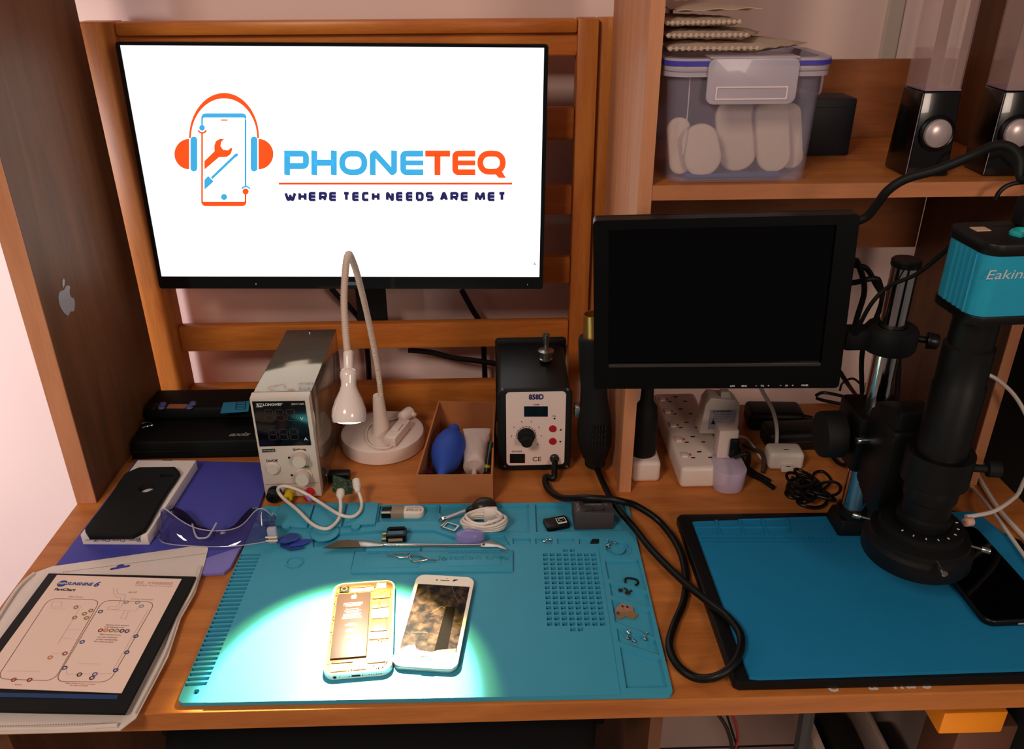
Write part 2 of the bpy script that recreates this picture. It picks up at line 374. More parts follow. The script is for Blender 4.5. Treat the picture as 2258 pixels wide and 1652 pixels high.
SF = {'W': [[(0, 1), (.22, .06), (.3, 0), (.38, .06), (.5, .6), (.62, .06), (.7, 0), (.78, .06), (1, 1)]], 'H': [[(0, 0), (0, 1)], [(1, 0), (1, 1)], [(0, .5), (1, .5)]],
      'E': [[(1, 1), (.1, 1), (0, .88), (0, .12), (.1, 0), (1, 0)], [(0, .5), (1, .5)]], 'R': [[(0, 0), (0, 1), (.85, 1), (1, .88), (1, .55), (.85, .42), (0, .42)], [(.55, .42), (1, 0)]],
      'T': [[(0, 1), (1, 1)], [(.5, 1), (.5, 0)]], 'C': [[(1, 1), (.15, 1), (0, .85), (0, .15), (.15, 0), (1, 0)]], 'N': [[(0, 0), (0, .95), (.1, 1), (.9, 0), (1, .05), (1, 1)]],
      'D': [[(0, 0), (0, 1), (.8, 1), (1, .8), (1, .2), (.8, 0), (0, 0)]], 'S': [[(1, 1), (.12, 1), (0, .88), (0, .62), (.12, .5), (.88, .5), (1, .38), (1, .12), (.88, 0), (0, 0)]],
      'A': [[(0, 0), (.42, 1), (.58, 1), (1, 0)], [(.2, .33), (.8, .33)]], 'M': [[(0, 0), (.08, .96), (.16, .96), (.5, .15), (.84, .96), (.92, .96), (1, 0)]],
      'U': [[(0, 1), (0, .15), (.15, 0), (.85, 0), (1, .15), (1, 1)]], 'I': [[(.5, 0), (.5, 1)]], 'L': [[(0, 1), (0, 0), (1, 0)]], 'O': [[(.15, 0), (.85, 0), (1, .15), (1, .85), (.85, 1), (.15, 1), (0, .85), (0, .15), (.15, 0)]]}
LW = {'W': 1.45, 'M': 1.3, 'I': .3, 'T': .95}
def sword(word, x0, x1, y0, y1, w):   # yields strokes; y0 baseline
    tot = sum(LW.get(c, 1) for c in word); gap = .22; unit = (x1-x0)/(tot+gap*(len(word)-1)); x = x0; out = []
    for c in word:
        cw = LW.get(c, 1)*unit
        for st in SF[c]: out.append([(x+w/2+(cw-w)*u, y0+(y1-y0)*v) for u, v in st])
        x += cw+gap*unit
    return out
b = MB()
for wd, x0, x1 in (('WHERE', 752, 1083), ('TECH', 1115, 1347), ('NEEDS', 1385, 1683), ('ARE', 1720, 1903), ('MET', 1937, 2133)):
    for st in sword(wd, x0, x1, 737, 696, 18): LS(b, st, 18, False)
pm('logo_tagline', b, M_LN, scr, 'navy tagline below the logo', smooth=False)
b = MB()   # blue icon pieces
for x0, x1 in ((168, 210), (543, 585)): LP(b, rr(x0, x1, 343, 560, 20))
LP(b, arc(262, 224, 27, 26, 180, 270, 6)+arc(490, 224, 27, 26, 270, 360, 6)+[(505, 240), (505, 228), (498, 224), (252, 224), (246, 230), (246, 240), (235, 240)])
LS(b, [(240, 235), (240, 285)], 11, False); LS(b, [(511, 235), (511, 655)], 11, False)
for c, r in (((240, 288), 18), ((377, 719), 19)): LP(b, arc(*c, r, r, 0, 345, 24))
LS(b, arc(513, 686, 30, 32, 220, 320, 8), 10); LS(b, [(300, 602), (445, 463)], 15, False); LP(b, [(436, 456), (460, 446), (466, 458), (450, 474)])
LP(b, [(255, 612), (278, 588), (312, 622), (300, 634), (255, 674)])
pm('logo_icon', b, M_LB, scr, 'blue strokes of the phone with headphones icon', smooth=False)
b = MB()
LP(b, [(255, 495), (318, 434), (316, 400), (326, 372), (350, 357), (378, 358), (360, 376), (355, 402), (372, 426), (402, 428), (422, 411), (429, 422), (418, 452), (396, 469), (346, 471), (255, 548)])
LP(b, arc(160, 452, 92, 95, 90, 270, 20)); LP(b, arc(592, 452, 92, 95, -90, 90, 20))
o_ = arc(377, 352, 218, 281, 180, 360, 40); i_ = arc(377, 352, 206, 247, 180, 360, 40)
for i in range(39): LP(b, [o_[i], o_[i+1], i_[i+1], i_[i]])
LS(b, arc(241, 292, 27, 28, 30, 150, 8), 10); LS(b, [(240, 322), (240, 755)], 11, False); LS(b, [(511, 690), (511, 755)], 11, False)
LP(b, arc(511, 685, 19, 19, 0, 345, 24)); LP(b, arc(490, 750, 27, 26, 0, 90, 6)+arc(262, 750, 27, 26, 90, 180, 6)+[(235, 748), (517, 748)])
LS(b, [(360, 240), (396, 240)], 7)
pm('logo_icon', b, M_LO, scr, 'orange strokes of the phone with headphones icon', smooth=False)
p = onp(MM, 1177, 583); b = MB().flat([(p.x, p.y+.004), (p.x, p.y-.003), (p.x+.0015, p.y-.0015), (p.x+.0045, p.y-.0012)], -.0009)
pm('mouse_pointer', b, mat('pointer_grey', (190, 190, 195), .5, em=.6), scr, smooth=False)
mb_ = MB(); c0 = PY(782, 640, .64); c1 = PY(848, 640, .64)
mb_.box(c0.x, c1.x, .642, .655, .06, .40, .002).box(c0.x+.005, c1.x-.005, .58, .6425, .345, .375, .002)
part('mount_bracket', mb_, M_BLKM, mon, 'black bracket reaching behind the slats', world=True)
pm('badge', MB().box(-.014, .014, -.1515, -.147, 0, .0006), mat('silver_paint', (150, 150, 155), .3, .8))
pm('status_light', MB().box(-.1305, -.1295, -.151, -.149, 0, .0005), M_WINK); pm('status_light', MB().box(.2405, .2412, -.1515, -.1495, 0, .0005), M_WINK)
# cables that drop behind the slats
cb = [((1018, 640), (1040, 680), (1060, 716), (1066, 760), (1068, 800), (1070, 856))]
solo('monitor_power_cable', MB().tube([PY(*p, .668) for p in cb[0]]+[PY(1070, 900, .668)], .0045), M_RUB, 'black power cable dropping from the monitor behind the slats', 'cable')
solo('signal_cable', MB().tube([PY(730, 636, .672), PY(750, 658, .672), PY(775, 682, .672), PY(800, 720, .672), PY(812, 800, .672), PY(815, 900, .672)], .0045), M_RUB, 'short black cable slanting behind the lamp neck to the monitor bracket', 'cable')
solo('station_power_cable', MB().tube([PY(900, 772, .658), PY(950, 777, .658), PY(1000, 789, .657), PY(1060, 797, .656), PY(1108, 806, .656), PY(1170, 830, .66)], .0045), M_RUB, 'black cable running sideways behind the slats towards the hot air station', 'cable')
# ------------------------------------------------------------------ teal repair mat
MZ = .005
def P2(px, py, z=MZ): p = PZ(px, py, z); return (p.x, p.y)
def poly(*ps, z=MZ): return [P2(*p, z) for p in ps]
th = -.01258; ct, st = math.cos(th), math.sin(th)
def mt(u, v): return (u*ct-v*st, .00509+u*st+v*ct)
b = MB()
core = [mt(u, v) for u, v in rrect(.4505, .3, .006, cx=.22525, cy=.15)]
b.prism(core, .0005, MZ)
b.prism(poly((456, 1551), (1368, 1533), (1319, 1207), (1134, 1209), (1134, 1262), (773, 1264), (782, 1216), (592, 1220)), MZ-.001, MZ+.0007)
c = MB()
z0, z1 = .0022, .008
def cut(*ps, d=z0, z=MZ): c.prism(poly(*ps, z=z), d, z1)
# slots of the left rail
def lerp(a, b, t): return (a[0]+(b[0]-a[0])*t, a[1]+(b[1]-a[1])*t)
sl = [P2(406, 1514), P2(455, 1511), P2(577, 1218), P2(533, 1219)]
NS = 31
for i in range(NS):
    t0 = i/NS; t1 = t0+.62/NS
    A, B = lerp(sl[0], sl[3], t0), lerp(sl[1], sl[2], t0); C, D = lerp(sl[1], sl[2], t1), lerp(sl[0], sl[3], t1)
    c.prism([A, B, C, D], .0010, z1)
for y in (1142, 1150.5, 1159): cut((572+(1159-y)*.35, y+3), (602+(1159-y)*.2, y+3), (604+(1159-y)*.2, y-1.5), (574+(1159-y)*.35, y-1.5))
c.prism([mt(u, v) for u, v in rrect(.005, .006, .0024, cx=.0135, cy=.0125)], .001, z1)
# rear trays
cut((832, 1152), (966, 1149), (967, 1113), (838, 1115), d=.0015)
cut((967.5, 1131), (1018, 1174), (1168, 1174), (1166, 1112), (969, 1113), d=.0015)
cut((1182, 1173), (1390, 1171), (1377, 1110), (1179, 1111), d=.0012)
# row of small bays and the knife bed
for x0, x1 in ((1131, 1171), (1181, 1219), (1229, 1267), (1277, 1322)): cut((x0, 1200), (x1, 1200), (x1-1, 1187), (x0-1, 1187), d=.0026)
cut((690, 1207), (1126, 1203), (1112, 1180), (1000, 1184), (955, 1168), (830, 1170), (688, 1180), d=.0022)
# parts grid
gx = [(1199.5+i*15.2, 1226) for i in range(8)]; gb = [(1209+i*17.0, 1380) for i in range(8)]
tl, tr, bl, br_ = P2(1197, 1221), P2(1318, 1221), P2(1207, 1385), P2(1341, 1385)
for r in range(15):
    for i in range(8):
        u = i/8; v = r/15; e = .68
        f = lambda a, d: lerp(lerp(tl, tr, a), lerp(bl, br_, a), d)
        c.prism([f(u, v), f(u, v+e/15), f(u+e/8, v+e/15), f(u+e/8, v)], .0012, z1)
for v in (-1/15, 1.0):
    for u in (3/8, 4/8): c.prism([f(u, v), f(u, v+.045), f(u+.085, v+.045), f(u+.085, v)], z0, z1)
# round dish and slanted compartments of the right rail
dc = P2(1362, 1209)
c.prism(circ(.0135, 40, *dc), .0016, z1)
def comp(*ps, d=.0018): cut(*[(1080+x/3.441, 1080+y/3.441) for x, y in ps], d=d)
comp((870, 535), (1125, 530), (1190, 765), (898, 672)); comp((906, 705), (1198, 790), (1214, 890), (922, 800))
comp((922, 832), (1214, 920), (1252, 1120), (950, 1000)); comp((962, 1048), (1258, 1140), (1288, 1255), (976, 1150)); comp((986, 1188), (1298, 1280), (1345, 1500), (1036, 1506))
comp((140, 88), (150, 88), (150, 96), (140, 96), d=.003); comp((222, 87), (232, 87), (232, 95), (222, 95), d=.003); comp((308, 86), (318, 86), (318, 94), (308, 94), d=.003); comp((395, 85), (405, 85), (405, 93), (395, 93), d=.003)
m_ = boolean(b, c)
m_.prism(circ(.0085, 32, *dc), .0016, .0038).ring(circ(.0085, 32, *dc), circ(.0068, 32, *dc), .0038, .0046).ring(circ(.0158, 40, *dc), circ(.0138, 40, *dc), MZ-.001, MZ+.0008)
# raised work field, ring, location plate
rc = P2(650, 1240, MZ+.001); m_.ring(circ(.0098, 36, *rc), circ(.0082, 36, *rc), MZ, MZ+.002)
m_.prism(poly((773, 1262), (1131, 1258), (1131, 1213), (784, 1217), z=MZ+.003), MZ-.001, MZ+.003, .0004)
m_.prism(poly((801, 1252), (922, 1250), (928, 1221), (806, 1223), z=MZ+.004), MZ, MZ+.0036, .0003); m_.prism(poly((985, 1248), (1104, 1246), (1104, 1220), (985, 1221), z=MZ+.004), MZ, MZ+.0036, .0003)
m_.prism(poly((807, 1217), (926, 1215), (929, 1206), (808, 1208), z=MZ+.003), MZ-.001, MZ+.0042, .0003); m_.prism(poly((985, 1215), (1105, 1213), (1104, 1207), (985, 1208), z=MZ+.003), MZ-.001, MZ+.0042, .0003)
for x0, x1, y in ((812, 922, 1218.5), (990, 1100, 1216.5)):
    n = 22
    for i in range(n):
        p = P2(x0+(x1-x0)*i/(n-1), y, MZ+.004); m_.prism(circ(.0009, 8, *p), MZ, MZ+.0042)
mat_ = thing('silicone_repair_mat', 'teal silicone repair mat with slots, trays and parts grid lying in the desk centre', 'mat', (.225, .15, 0.0002))
part('mat_body', m_, M_TEAL, mat_, world=True, ang=25)
for q4 in (((604, 1156), (676, 1161), (693, 1109), (619, 1110)), ((681, 1160), (752, 1158), (764, 1107), (696, 1108)), ((757, 1157), (827, 1153), (835, 1106), (768, 1107))):
    b = MB().prism(poly(*q4, z=MZ+.004), MZ+.0003, MZ+.0035, .0008); p = [(q4[0][0]*.7+q4[1][0]*.3+6, q4[0][1]+2)]
    b.prism(circ(.0052, 20, *P2(*p[0], MZ+.004)), MZ+.0003, MZ+.0033)
    part('tray_lid', b, M_TEAL, mat_, world=True)
b = MB(); b.prism(circ(.0165, 32, *P2(716, 1172, MZ+.003)), MZ+.0003, MZ+.0022, .0005); part('tray_lid', b, M_TEAL, mat_, 'round lid', world=True)
o3 = PZ(1043, 1229, MZ+.0039); text('location area', .0105, frame(o3, (1, -.012, 0), (0, 1, 0)), mat('teal_dark', (58, 156, 174), .5), mat_, 'embossed_lettering', extr=.0004, width=.078)
# ------------------------------------------------------------------ desk lamp with a bent neck
M_LMP = mat('lamp_white', (226, 206, 196), .35, noise=.02, coat=.2)
M_LMPG = mat('lamp_gloss', (236, 220, 214), .15, noise=.01, coat=.6)
M_NECK = mat('lamp_neck', (214, 192, 178), .45, noise=.04)
LX, LY = .1365, .4555
lamp = thing('desk_lamp', 'white gooseneck desk lamp, lit, with round base behind the repair mat', 'lamp', (LX, LY, .0006))
part('base', MB().lathe([(.056, 0), (.0575, .001), (.0575, .0165), (.0565, .0195), (.053, .021), (0, .0215)], 64, Matrix.Translation((LX, LY, .0006))), M_LMP, lamp, world=True)
pb = V((.1365, .449, .021)); pt = PY(840, 872, .444)
Ms = frame(pb, (1, 0, 0), (pt-pb).cross(V((1, 0, 0)))); hh = (pt-pb).length
part('stem', MB().lathe([(.0135, 0), (.0125, .006), (.0095, .03), (.0075, hh-.004), (.0065, hh), (.0, hh)], 28, Ms), M_LMP, lamp, world=True)
tau = R(28); Hc = PY(770, 931, .150); ax = V((-.03, -math.sin(tau), -math.cos(tau))).normalized(); back = -ax
Ne = Hc + back*.066
npts = [pt-(pt-pb)*.02, PY(832, 810, .438), PY(812, 705, .405), PY(789, 610, .35), PY(776, 572, .318), PY(768.5, 561, .292), PY(762.5, 588, .27), PY(758.5, 660, .243), PY(762, 730, .219), PY(768, 790, .194), Ne]
P = spline(npts, 14); rn = MB(); L0 = 0; seg = .0026
rn.tube(P, .0030, 10, smooth=False)
acc = 0; nxt = 0
for i in range(len(P)-1):
    d = (P[i+1]-P[i]).length; t = P[i+1]-P[i]
    while nxt <= acc+d:
        c = P[i]+t*((nxt-acc)/d); tn = t.normalized()
        rn.lathe([(.0030, -.00105), (.0037, -.0004), (.0037, .0004), (.0030, .00105)], 12, frame(c, tn.orthogonal(), tn.cross(tn.orthogonal()))); nxt += seg
    acc += d
part('gooseneck', rn, M_NECK, lamp, 'ribbed flexible neck', world=True)
Mh = frame(Hc, (1, 0, 0), back.cross(V((1, 0, 0))))
prof = [(.0140, .0012), (.0150, .0), (.0157, .0012), (.0165, .006), (.0160, .012), (.0128, .0215), (.0088, .030), (.0072, .035), (.0072, .039), (.0082, .044), (.0080, .048), (.0062, .0505), (.0048, .0512), (.0048, .066), (.0042, .0675), (0, .0675)]
part('lamp_shade', MB().lathe(prof, 40, Mh), M_LMPG, lamp, 'glossy white bell shade', world=True)
part('light_disc', MB().lathe([(0, -.0018), (.006, -.0015), (.0105, -.0006), (.0136, .0008), (.0136, .003), (0, .003)], 32, Mh), mat('lamp_glow', (255, 226, 176), .5, noise=.01, em=14), lamp, 'glowing disc', world=True)
sp = light('desk_lamp_beam', 'SPOT', Hc+ax*.006, Hc+ax, 15, (1, .95, .82), spot_size=R(61), spot_blend=.26, shadow_soft_size=.004)
light('desk_lamp_halo', 'SPOT', Hc+ax*.006, Hc+ax, 3.2, (1, .90, .20), spot_size=R(67), spot_blend=.2, shadow_soft_size=.004)
sp.data.use_soft_falloff = False
# cord wound on the base with its rocker switch
zb_ = .0222
cp = [PZ(*p, zb_+.0015) for p in ((872, 975), (858, 987), (832, 988), (812, 977), (806, 958), (816, 938), (838, 928), (868, 925), (890, 915))]
part('cord', MB().tube(cp, .0016, 8), M_LMP, lamp, world=True)
s0, s1 = PZ(860, 975, zb_+.006), PZ(893, 935, zb_+.006); d = s1-s0; L = d.length
Mw = frame((s0+s1)/2, d, V((0, 0, 1)).cross(d))
sw = part('cord_switch', MB().box(-L/2-.002, L/2+.002, -.009, .009, -.006, .008, .003, M=Mw).box(-.009, .009, -.005, .005, .008, .0105, .001, M=Mw), M_LMP, lamp, world=True)
part('mains_plug', MB().cyl(PZ(884, 922, zb_+.008), PZ(905, 908, zb_+.008), .0075, .009, 18, .002).cyl(PZ(903, 909, zb_+.008), PZ(915, 915, zb_+.008), .004, .003, 12), M_LMP, lamp, world=True)
# ------------------------------------------------------------------ bench power supply
FYP = .3295
ps = thing('bench_power_supply', 'grey bench power supply with black twin display, left of the lamp', 'power supply', (.0385, FYP, .0008))
M_PSU = mat('psu_metal', (146, 136, 122), .1, .65, noise=.05, ns=20); M_BEZ = mat('psu_bezel', (214, 200, 188), .5, noise=.02)
x0, x1, h = .0038, .0738, .144
MP = frame((0, FYP, 0), (1, 0, 0), (0, 0, 1))
def pp(px, py): v = onp(MP, px, py); return (v.x, v.y)
part('metal_case', MB().box(x0+.001, x1, FYP+.013, .527, .003, h, .0012), M_PSU, ps, world=True)
bz = MB().hexa([(x0-.001, FYP, .001), (x1-.0005, FYP, .001), (x1-.0005, FYP+.013, .001), (x0-.001, FYP+.013, .001)], [(x0-.001, FYP, h-.002), (x1-.0005, FYP, h-.002), (x1-.0005, FYP+.0128, h+.0004), (x0-.001, FYP+.0128, h+.0004)], .0015)
bzo = part('front_bezel', bz, M_BEZ, ps, world=True)
def q6(x, y): return pp(540+x/6.355, 860+y/6.355)
b = MB().prism([q6(100, 158), q6(840, 150), q6(932, 772), q6(207, 790)], .0002, .0008, .0003, M=MP); part('display_panel', b, mat('display_black', (8, 8, 9), .15, noise=.05, coat=.3), ps, world=True)
M_SEG = mat('dim_segment', (74, 62, 58), .4, noise=.1)
def seg7(b, cx, cy, w, hh, M, z=.0012, t=.0009):
    for pts in (((-1, 1), (1, 1)), ((-1, 0), (1, 0)), ((-1, -1), (1, -1)), ((-1, 1), (-1, 0)), ((1, 1), (1, 0)), ((-1, 0), (-1, -1)), ((1, 0), (1, -1))):
        a, c = [V((cx+p[0]*w, cy+p[1]*hh)) for p in pts]; e = (c-a)*.1; b.stroke([a+e, c-e], t, z, M, False)
b = MB()
for cx, cyy in ((342, 348), (490, 346), (645, 345), (392, 620), (543, 616), (690, 612)): seg7(b, *q6(cx, cyy), .0048, .0074, MP)
for cx, cyy in ((420, 412), (572, 410), (470, 682), (620, 680)): b.flat(circ(.0006, 8, *q6(cx, cyy)), .0012, MP)
part('display_digits', b, M_SEG, ps, 'unlit seven segment digits', world=True, smooth=False)
def PF(x, y, dz=.001): v = q6(x, y); return V((v[0], FYP-dz, v[1]))
fx = lambda x, y, dz=.001: frame(PF(x, y, dz), (1, 0, 0), (0, 0, 1))
b = MB(); a_ = [q6(155, 185), q6(247, 182), q6(250, 234), q6(160, 236)]; b.flat(a_, .0010, MP); part('logo_plate', b, M_WINK, ps, world=True, smooth=False)
texts([('LW', .0052, fx(203, 208, .0013), {'bold': .00015})], M_INK, ps)
texts([('LONGWEI', .0052, fx(382, 202), {'width': .0205, 'bold': .00012}), ('®', .003, fx(518, 190)), ('30V/10A', .0038, fx(742, 193), {'width': .0155}), ('V', .0062, fx(800, 402), {'bold': .0001}), ('A', .0058, fx(855, 683), {'bold': .0001})], M_WINK, ps)
b = MB().flat([q6(238, 832), q6(422, 824), q6(428, 866), q6(243, 876)], .0003, MP); part('model_plate', b, M_INK, ps, world=True, smooth=False)
texts([('LW-K3010D', .0032, fx(332, 850, .0006), {'width': .0145})], M_WINK, ps)
texts([('Voltage', .0054, fx(765, 835, .0005), {'width': .0165, 'bold': .0001}), ('On/Off', .0052, fx(377, 992, .0005), {'width': .0142, 'bold': .0001}), ('Current', .005, fx(820, 1072, .0005), {'width': .0135, 'bold': .0001})], M_INK, ps)
def knob(n, x, y, r, l, lab=None, m=None):
    v = q6(x, y); p = V((v[0], FYP-.0002, v[1])); k = MB().lathe([(r*1.18, 0), (r*1.18, .0012), (r*1.02, .002), (r*.96, l-.001), (r*.9, l), (0, l)], 36, frame(p, (1, 0, 0), V((1, 0, 0)).cross(V((0, 1, 0)))*-1 if 0 else (0, 0, 1))); 
    return part(n, k, m or M_BEZ, ps, lab, world=True)
knob('knob', 788, 935, .0088, .013); knob('knob', 830, 1190, .0088, .013); knob('power_button', 395, 1092, .0078, .004)
b = MB(); 
for x, y in ((620, 948), (658, 1193)): part('indicator_light', MB().lathe([(.0015, 0), (.0013, .0006), (0, .0007)], 14, fx(x, y, .0002)), M_INK, ps, world=True)
b = MB().flat([q6(285, 1325), q6(1040, 1298), q6(1041, 1303), q6(286, 1331)], .0003, MP); part('seam', b, mat('seam_grey', (120, 108, 98), .7), ps, world=True, smooth=False)
for n, x, y, c in (('black', 430, 1465, (16, 16, 17)), ('yellow', 640, 1462, (206, 178, 30)), ('red', 915, 1432, (206, 30, 26))):
    v = q6(x, y); p = V((v[0], FYP-.0002, max(v[1], .0095 if n == 'black' else .0085))); r = .0088 if n == 'black' else .0062
    M_ = frame(p, (1, 0, 0), (0, 0, 1))
    po = part('terminal', MB().lathe([(r, 0), (r, .003), (r*.8, .0035), (r*.8, .006), (r*.95, .0065), (r*.95, .013), (r*.8, .0145), (r*.3, .0145), (r*.3, .010), (0, .010)], 26, M_), mat('terminal_'+n, c, .35, noise=.03), ps, n+' binding post', world=True)
p = V((.0745, .36, .012)); part('screw', MB().lathe([(.0022, 0), (.002, .0008), (0, .001)], 14, frame(p, (0, 1, 0), (0, 0, 1))), M_STL, ps, world=True)
part('screw', MB().lathe([(.0022, 0), (.002, .0008), (0, .001)], 14, Matrix.Translation((.0385, .519, h))), M_STL, ps, world=True)
# ------------------------------------------------------------------ hot air station
SY = .3755
stn = thing('hot_air_station', 'black hot air rework station with white control panel and two red buttons', 'soldering station', (.344, SY, .0006))
MS = frame((0, SY, 0), (1, 0, 0), (0, 0, 1))
def s4(x, y): v = onp(MS, 1080+x/4.588, 720+y/4.588); return (v.x, v.y)
a0, a1 = .2975, .3885
M_STB = mat('station_case', (15, 15, 15), .42, noise=.15, bump=.15, bs=900)
cs = MB().hexa([(a0, SY+.008, .006), (a1, SY+.008, .006), (a1, SY+.126, .006), (a0, SY+.126, .006)], [(a0, SY+.008, .118), (a1, SY+.008, .118), (a1, SY+.126, .133), (a0, SY+.126, .133)], .006, 3)
part('case', cs, M_STB, stn, world=True)
part('rear_collar', MB().box(a0-.003, a1+.004, SY+.118, SY+.128, .004, .139, .006, 3), M_BLKM, stn, world=True)
bz = MB(); bz.prism(rrect(a1-a0+.004, .119, .008, cx=(a0+a1)/2, cy=.0625), -.008, 0, .0025, M=MS); part('front_bezel', bz, M_BLKM, stn, world=True)
for x in (a0+.012, a1-.012):
    for y in (SY+.015, SY+.11): part('foot', MB().cyl((x, y, .0006), (x, y, .0065), .006, .007, 16), M_RUB, stn, world=True)
c = [s4(160, 660), s4(772, 660), s4(752, 1400), s4(172, 1396)]; px0 = (c[0][0]+c[3][0])/2; px1 = (c[1][0]+c[2][0])/2; pz1 = (c[0][1]+c[1][1])/2; pz0 = (c[2][1]+c[3][1])/2
part('control_panel', MB().prism(rrect(px1-px0, pz1-pz0, .005, cx=(px0+px1)/2, cy=(pz0+pz1)/2), 0, .0008, M=MS), mat('panel_white', (232, 208, 200), .5, noise=.02), stn, world=True)
def SP(x, y, dz=.0012): v = s4(x, y); return frame((v[0], SY-dz, v[1]), (1, 0, 0), (0, 0, 1))
def srect(x0, x1, y0, y1): return [s4(x0, y1), s4(x1, y1), s4(x1, y0), s4(x0, y0)]
texts([('858D', .0098, SP(470, 712), {'bold': .00035, 'width': .0188})], mat('navy_ink', (22, 24, 92), .6), stn)
dark = mat('grey_ink', (70, 56, 56), .6)
it = [('TEMP', .0034, SP(470, 790)), ('CAL', .003, SP(650, 903)), ('POWER', .0034, SP(275, 1262), {'width': .0135}), ('CE', .0096, SP(475, 1340), {'width': .0112})]
for i, n in enumerate('12345678'):
    a_ = R(215-i*250/7) if 0 else R(222-i*(264/7)); it.append((n, .0036, SP(370+152*math.cos(a_), 1095-142*math.sin(a_))))
texts(it, dark, stn)
part('temperature_display', MB().prism(srect(347, 586, 805, 907), .0008, .0014, M=MS), mat('display_black', (8, 8, 9), .15), stn, world=True)
part('power_switch', MB().prism(srect(203, 355, 1284, 1375), .0008, .002, .0004, M=MS).prism(srect(230, 330, 1302, 1358), .002, .0035, .0004, M=MS), M_BLK, stn, world=True)
b = MB(); cx, cz = s4(368, 1095)
for i in range(40):
    t0, t1 = R(222-i*6.6), R(222-(i+1)*6.6); b.stroke([(cx+.0122*math.cos(t), cz+.0122*math.sin(t)) for t in (t0, t1)], .0004, .0012, MS, False)
for i in range(15):
    t = R(222-i*264/14); r1 = .0140 if i % 2 == 0 else .0131; b.stroke([(cx+.0118*math.cos(t), cz+.0118*math.sin(t)), (cx+r1*math.cos(t), cz+r1*math.sin(t))], .0006, .0012, MS, False)
part('dial_scale', b, M_INK, stn, world=True, smooth=False)
for x, y, s_ in ((718, 1040, 1), (713, 1163, -1)):
    u, v = s4(x, y); part('arrow_mark', MB().flat([(u-.0018, v-.0014*s_), (u+.0018, v-.0014*s_), (u, v+.0016*s_)][::s_], .0012, MS), M_INK, stn, world=True, smooth=False)
part('calibration_hole', MB().flat(circ(.0013, 14, *s4(654, 928)), .0012, MS), M_INK, stn, world=True, smooth=False)
part('dial_knob', MB().lathe([(.0112, .0009), (.0112, .003), (.0103, .004), (.0098, .009), (.0078, .0095), (.0072, .019), (.0062, .020), (0, .020)], 36, SP(368, 1100, 0)), M_BLKM, stn, world=True)
for y in (1029, 1156): part('button', MB().lathe([(.0048, .0008), (.0048, .002), (.0042, .003), (0, .0033)], 26, SP(636, y, 0)), mat('red_button', (176, 28, 38), .4, noise=.04), stn, 'red push button', world=True)
part('hose_socket', MB().lathe([(.0058, .0008), (.0058, .005), (.0045, .006), (.0038, .011), (0, .011)], 26, SP(653, 1325, 0)), M_BLK, stn, world=True)
for x, y in ((128, 640), (790, 640), (152, 1415), (778, 1415)): part('screw', MB().lathe([(.0019, 0), (.0016, .0007), (0, .0008)], 12, SP(x, y, 0)), M_STL, stn, world=True)
# nozzle on top
zt_ = .1275; p0 = PZ(1203.5, 795, zt_)
noz = MB().lathe([(.0078, 0), (.0088, .001), (.0088, .0022), (.0074, .003), (.0074, .0115), (.0105, .012), (.0105, .0138), (.0040, .0150), (.0030, .020), (.0034, .026), (.0048, .034), (.0050, .037), (.0040, .037), (.003, .03), (0, .03)], 32, Matrix.Translation((p0.x, p0.y, .1286)))
solo('hot_air_nozzle', noz, M_STL, 'small steel nozzle standing on the black hot air station', 'nozzle')
# hot air gun parked beside the station, hose looping over the desk
gx_, gy = .4225, .372
gun = thing('hot_air_gun', 'black hot air gun handle parked upright between station and divider panel', 'hot air gun', (gx_, gy, .012))
GM = TR(gx_, gy, .012) @ Matrix.Rotation(R(-3.2), 4, 'Y') @ TR(0, 0, -.012)
G = MB().lathe([(.012, .012), (.0135, .014), (.0135, .022), (.016, .026), (.0215, .046), (.0222, .065), (.0205, .088), (.0175, .108), (.0162, .130), (.0172, .150), (.0178, .165), (.0178, .190), (.0165, .196), (.0, .196)], 36, GM, 1, .95)
part('handle', G, M_BLKM, gun, world=True)
for i in range(4):
    b = MB()
    for j in range(5): b.box(gx_-.0085+j*.0038, gx_-.0067+j*.0038, gy-.0222, gy-.0195, .052+i*.0085, .0575+i*.0085)
    part('air_vents', b, M_INK, gun, world=True)
part('heater_barrel', MB().lathe([(.0115, .192), (.0115, .226), (.0098, .226), (.0098, .205), (0, .205)], 28, GM), mat('brass_tube', (208, 160, 92), .3, .9, noise=.06), gun, world=True)
part('hang_tab', MB().box(a1+.0045, gx_-.012, gy-.004, gy+.012, .085, .10, .002), M_STL, gun, 'metal parking hook', world=True)
hp = [(gx_, gy-.001, .0135)]+[tuple(PZ(x, y, z)) for x, y, z in ((1338, 1082, .012), (1363, 1122, .0160), (1400, 1166, .0140), (1440, 1216, .0115), (1500, 1276, .0135), (1560, 1326, .0165), (1606, 1362, .0220), (1634, 1405, .0225), (1624, 1456, .0225), (1585, 1490, .0155), (1535, 1495, .0058), (1495, 1468, .0058), (1476, 1425, .0058), (1486, 1380, .0058), (1507, 1328, .0058), (1512, 1272, .0058), (1497, 1210, .0058), (1456, 1152, .0095), (1404, 1116, .026), (1372, 1106, .0355), (1345, 1101, .0365), (1290, 1098, .0350), (1238, 1098, .015), (1208, 1078, .0058), (1203, 1052, .008))]
e0 = s4(653, 1325); hp += [(e0[0]-.003, SY-.028, .009), (e0[0]-.001, SY-.018, e0[1]-.006), (e0[0], SY-.009, e0[1])]
solo('air_hose', MB().tube(hp, .0040, 12, 7), M_RUB, 'long black hose looping across desk from hot air gun to its station', 'hose')
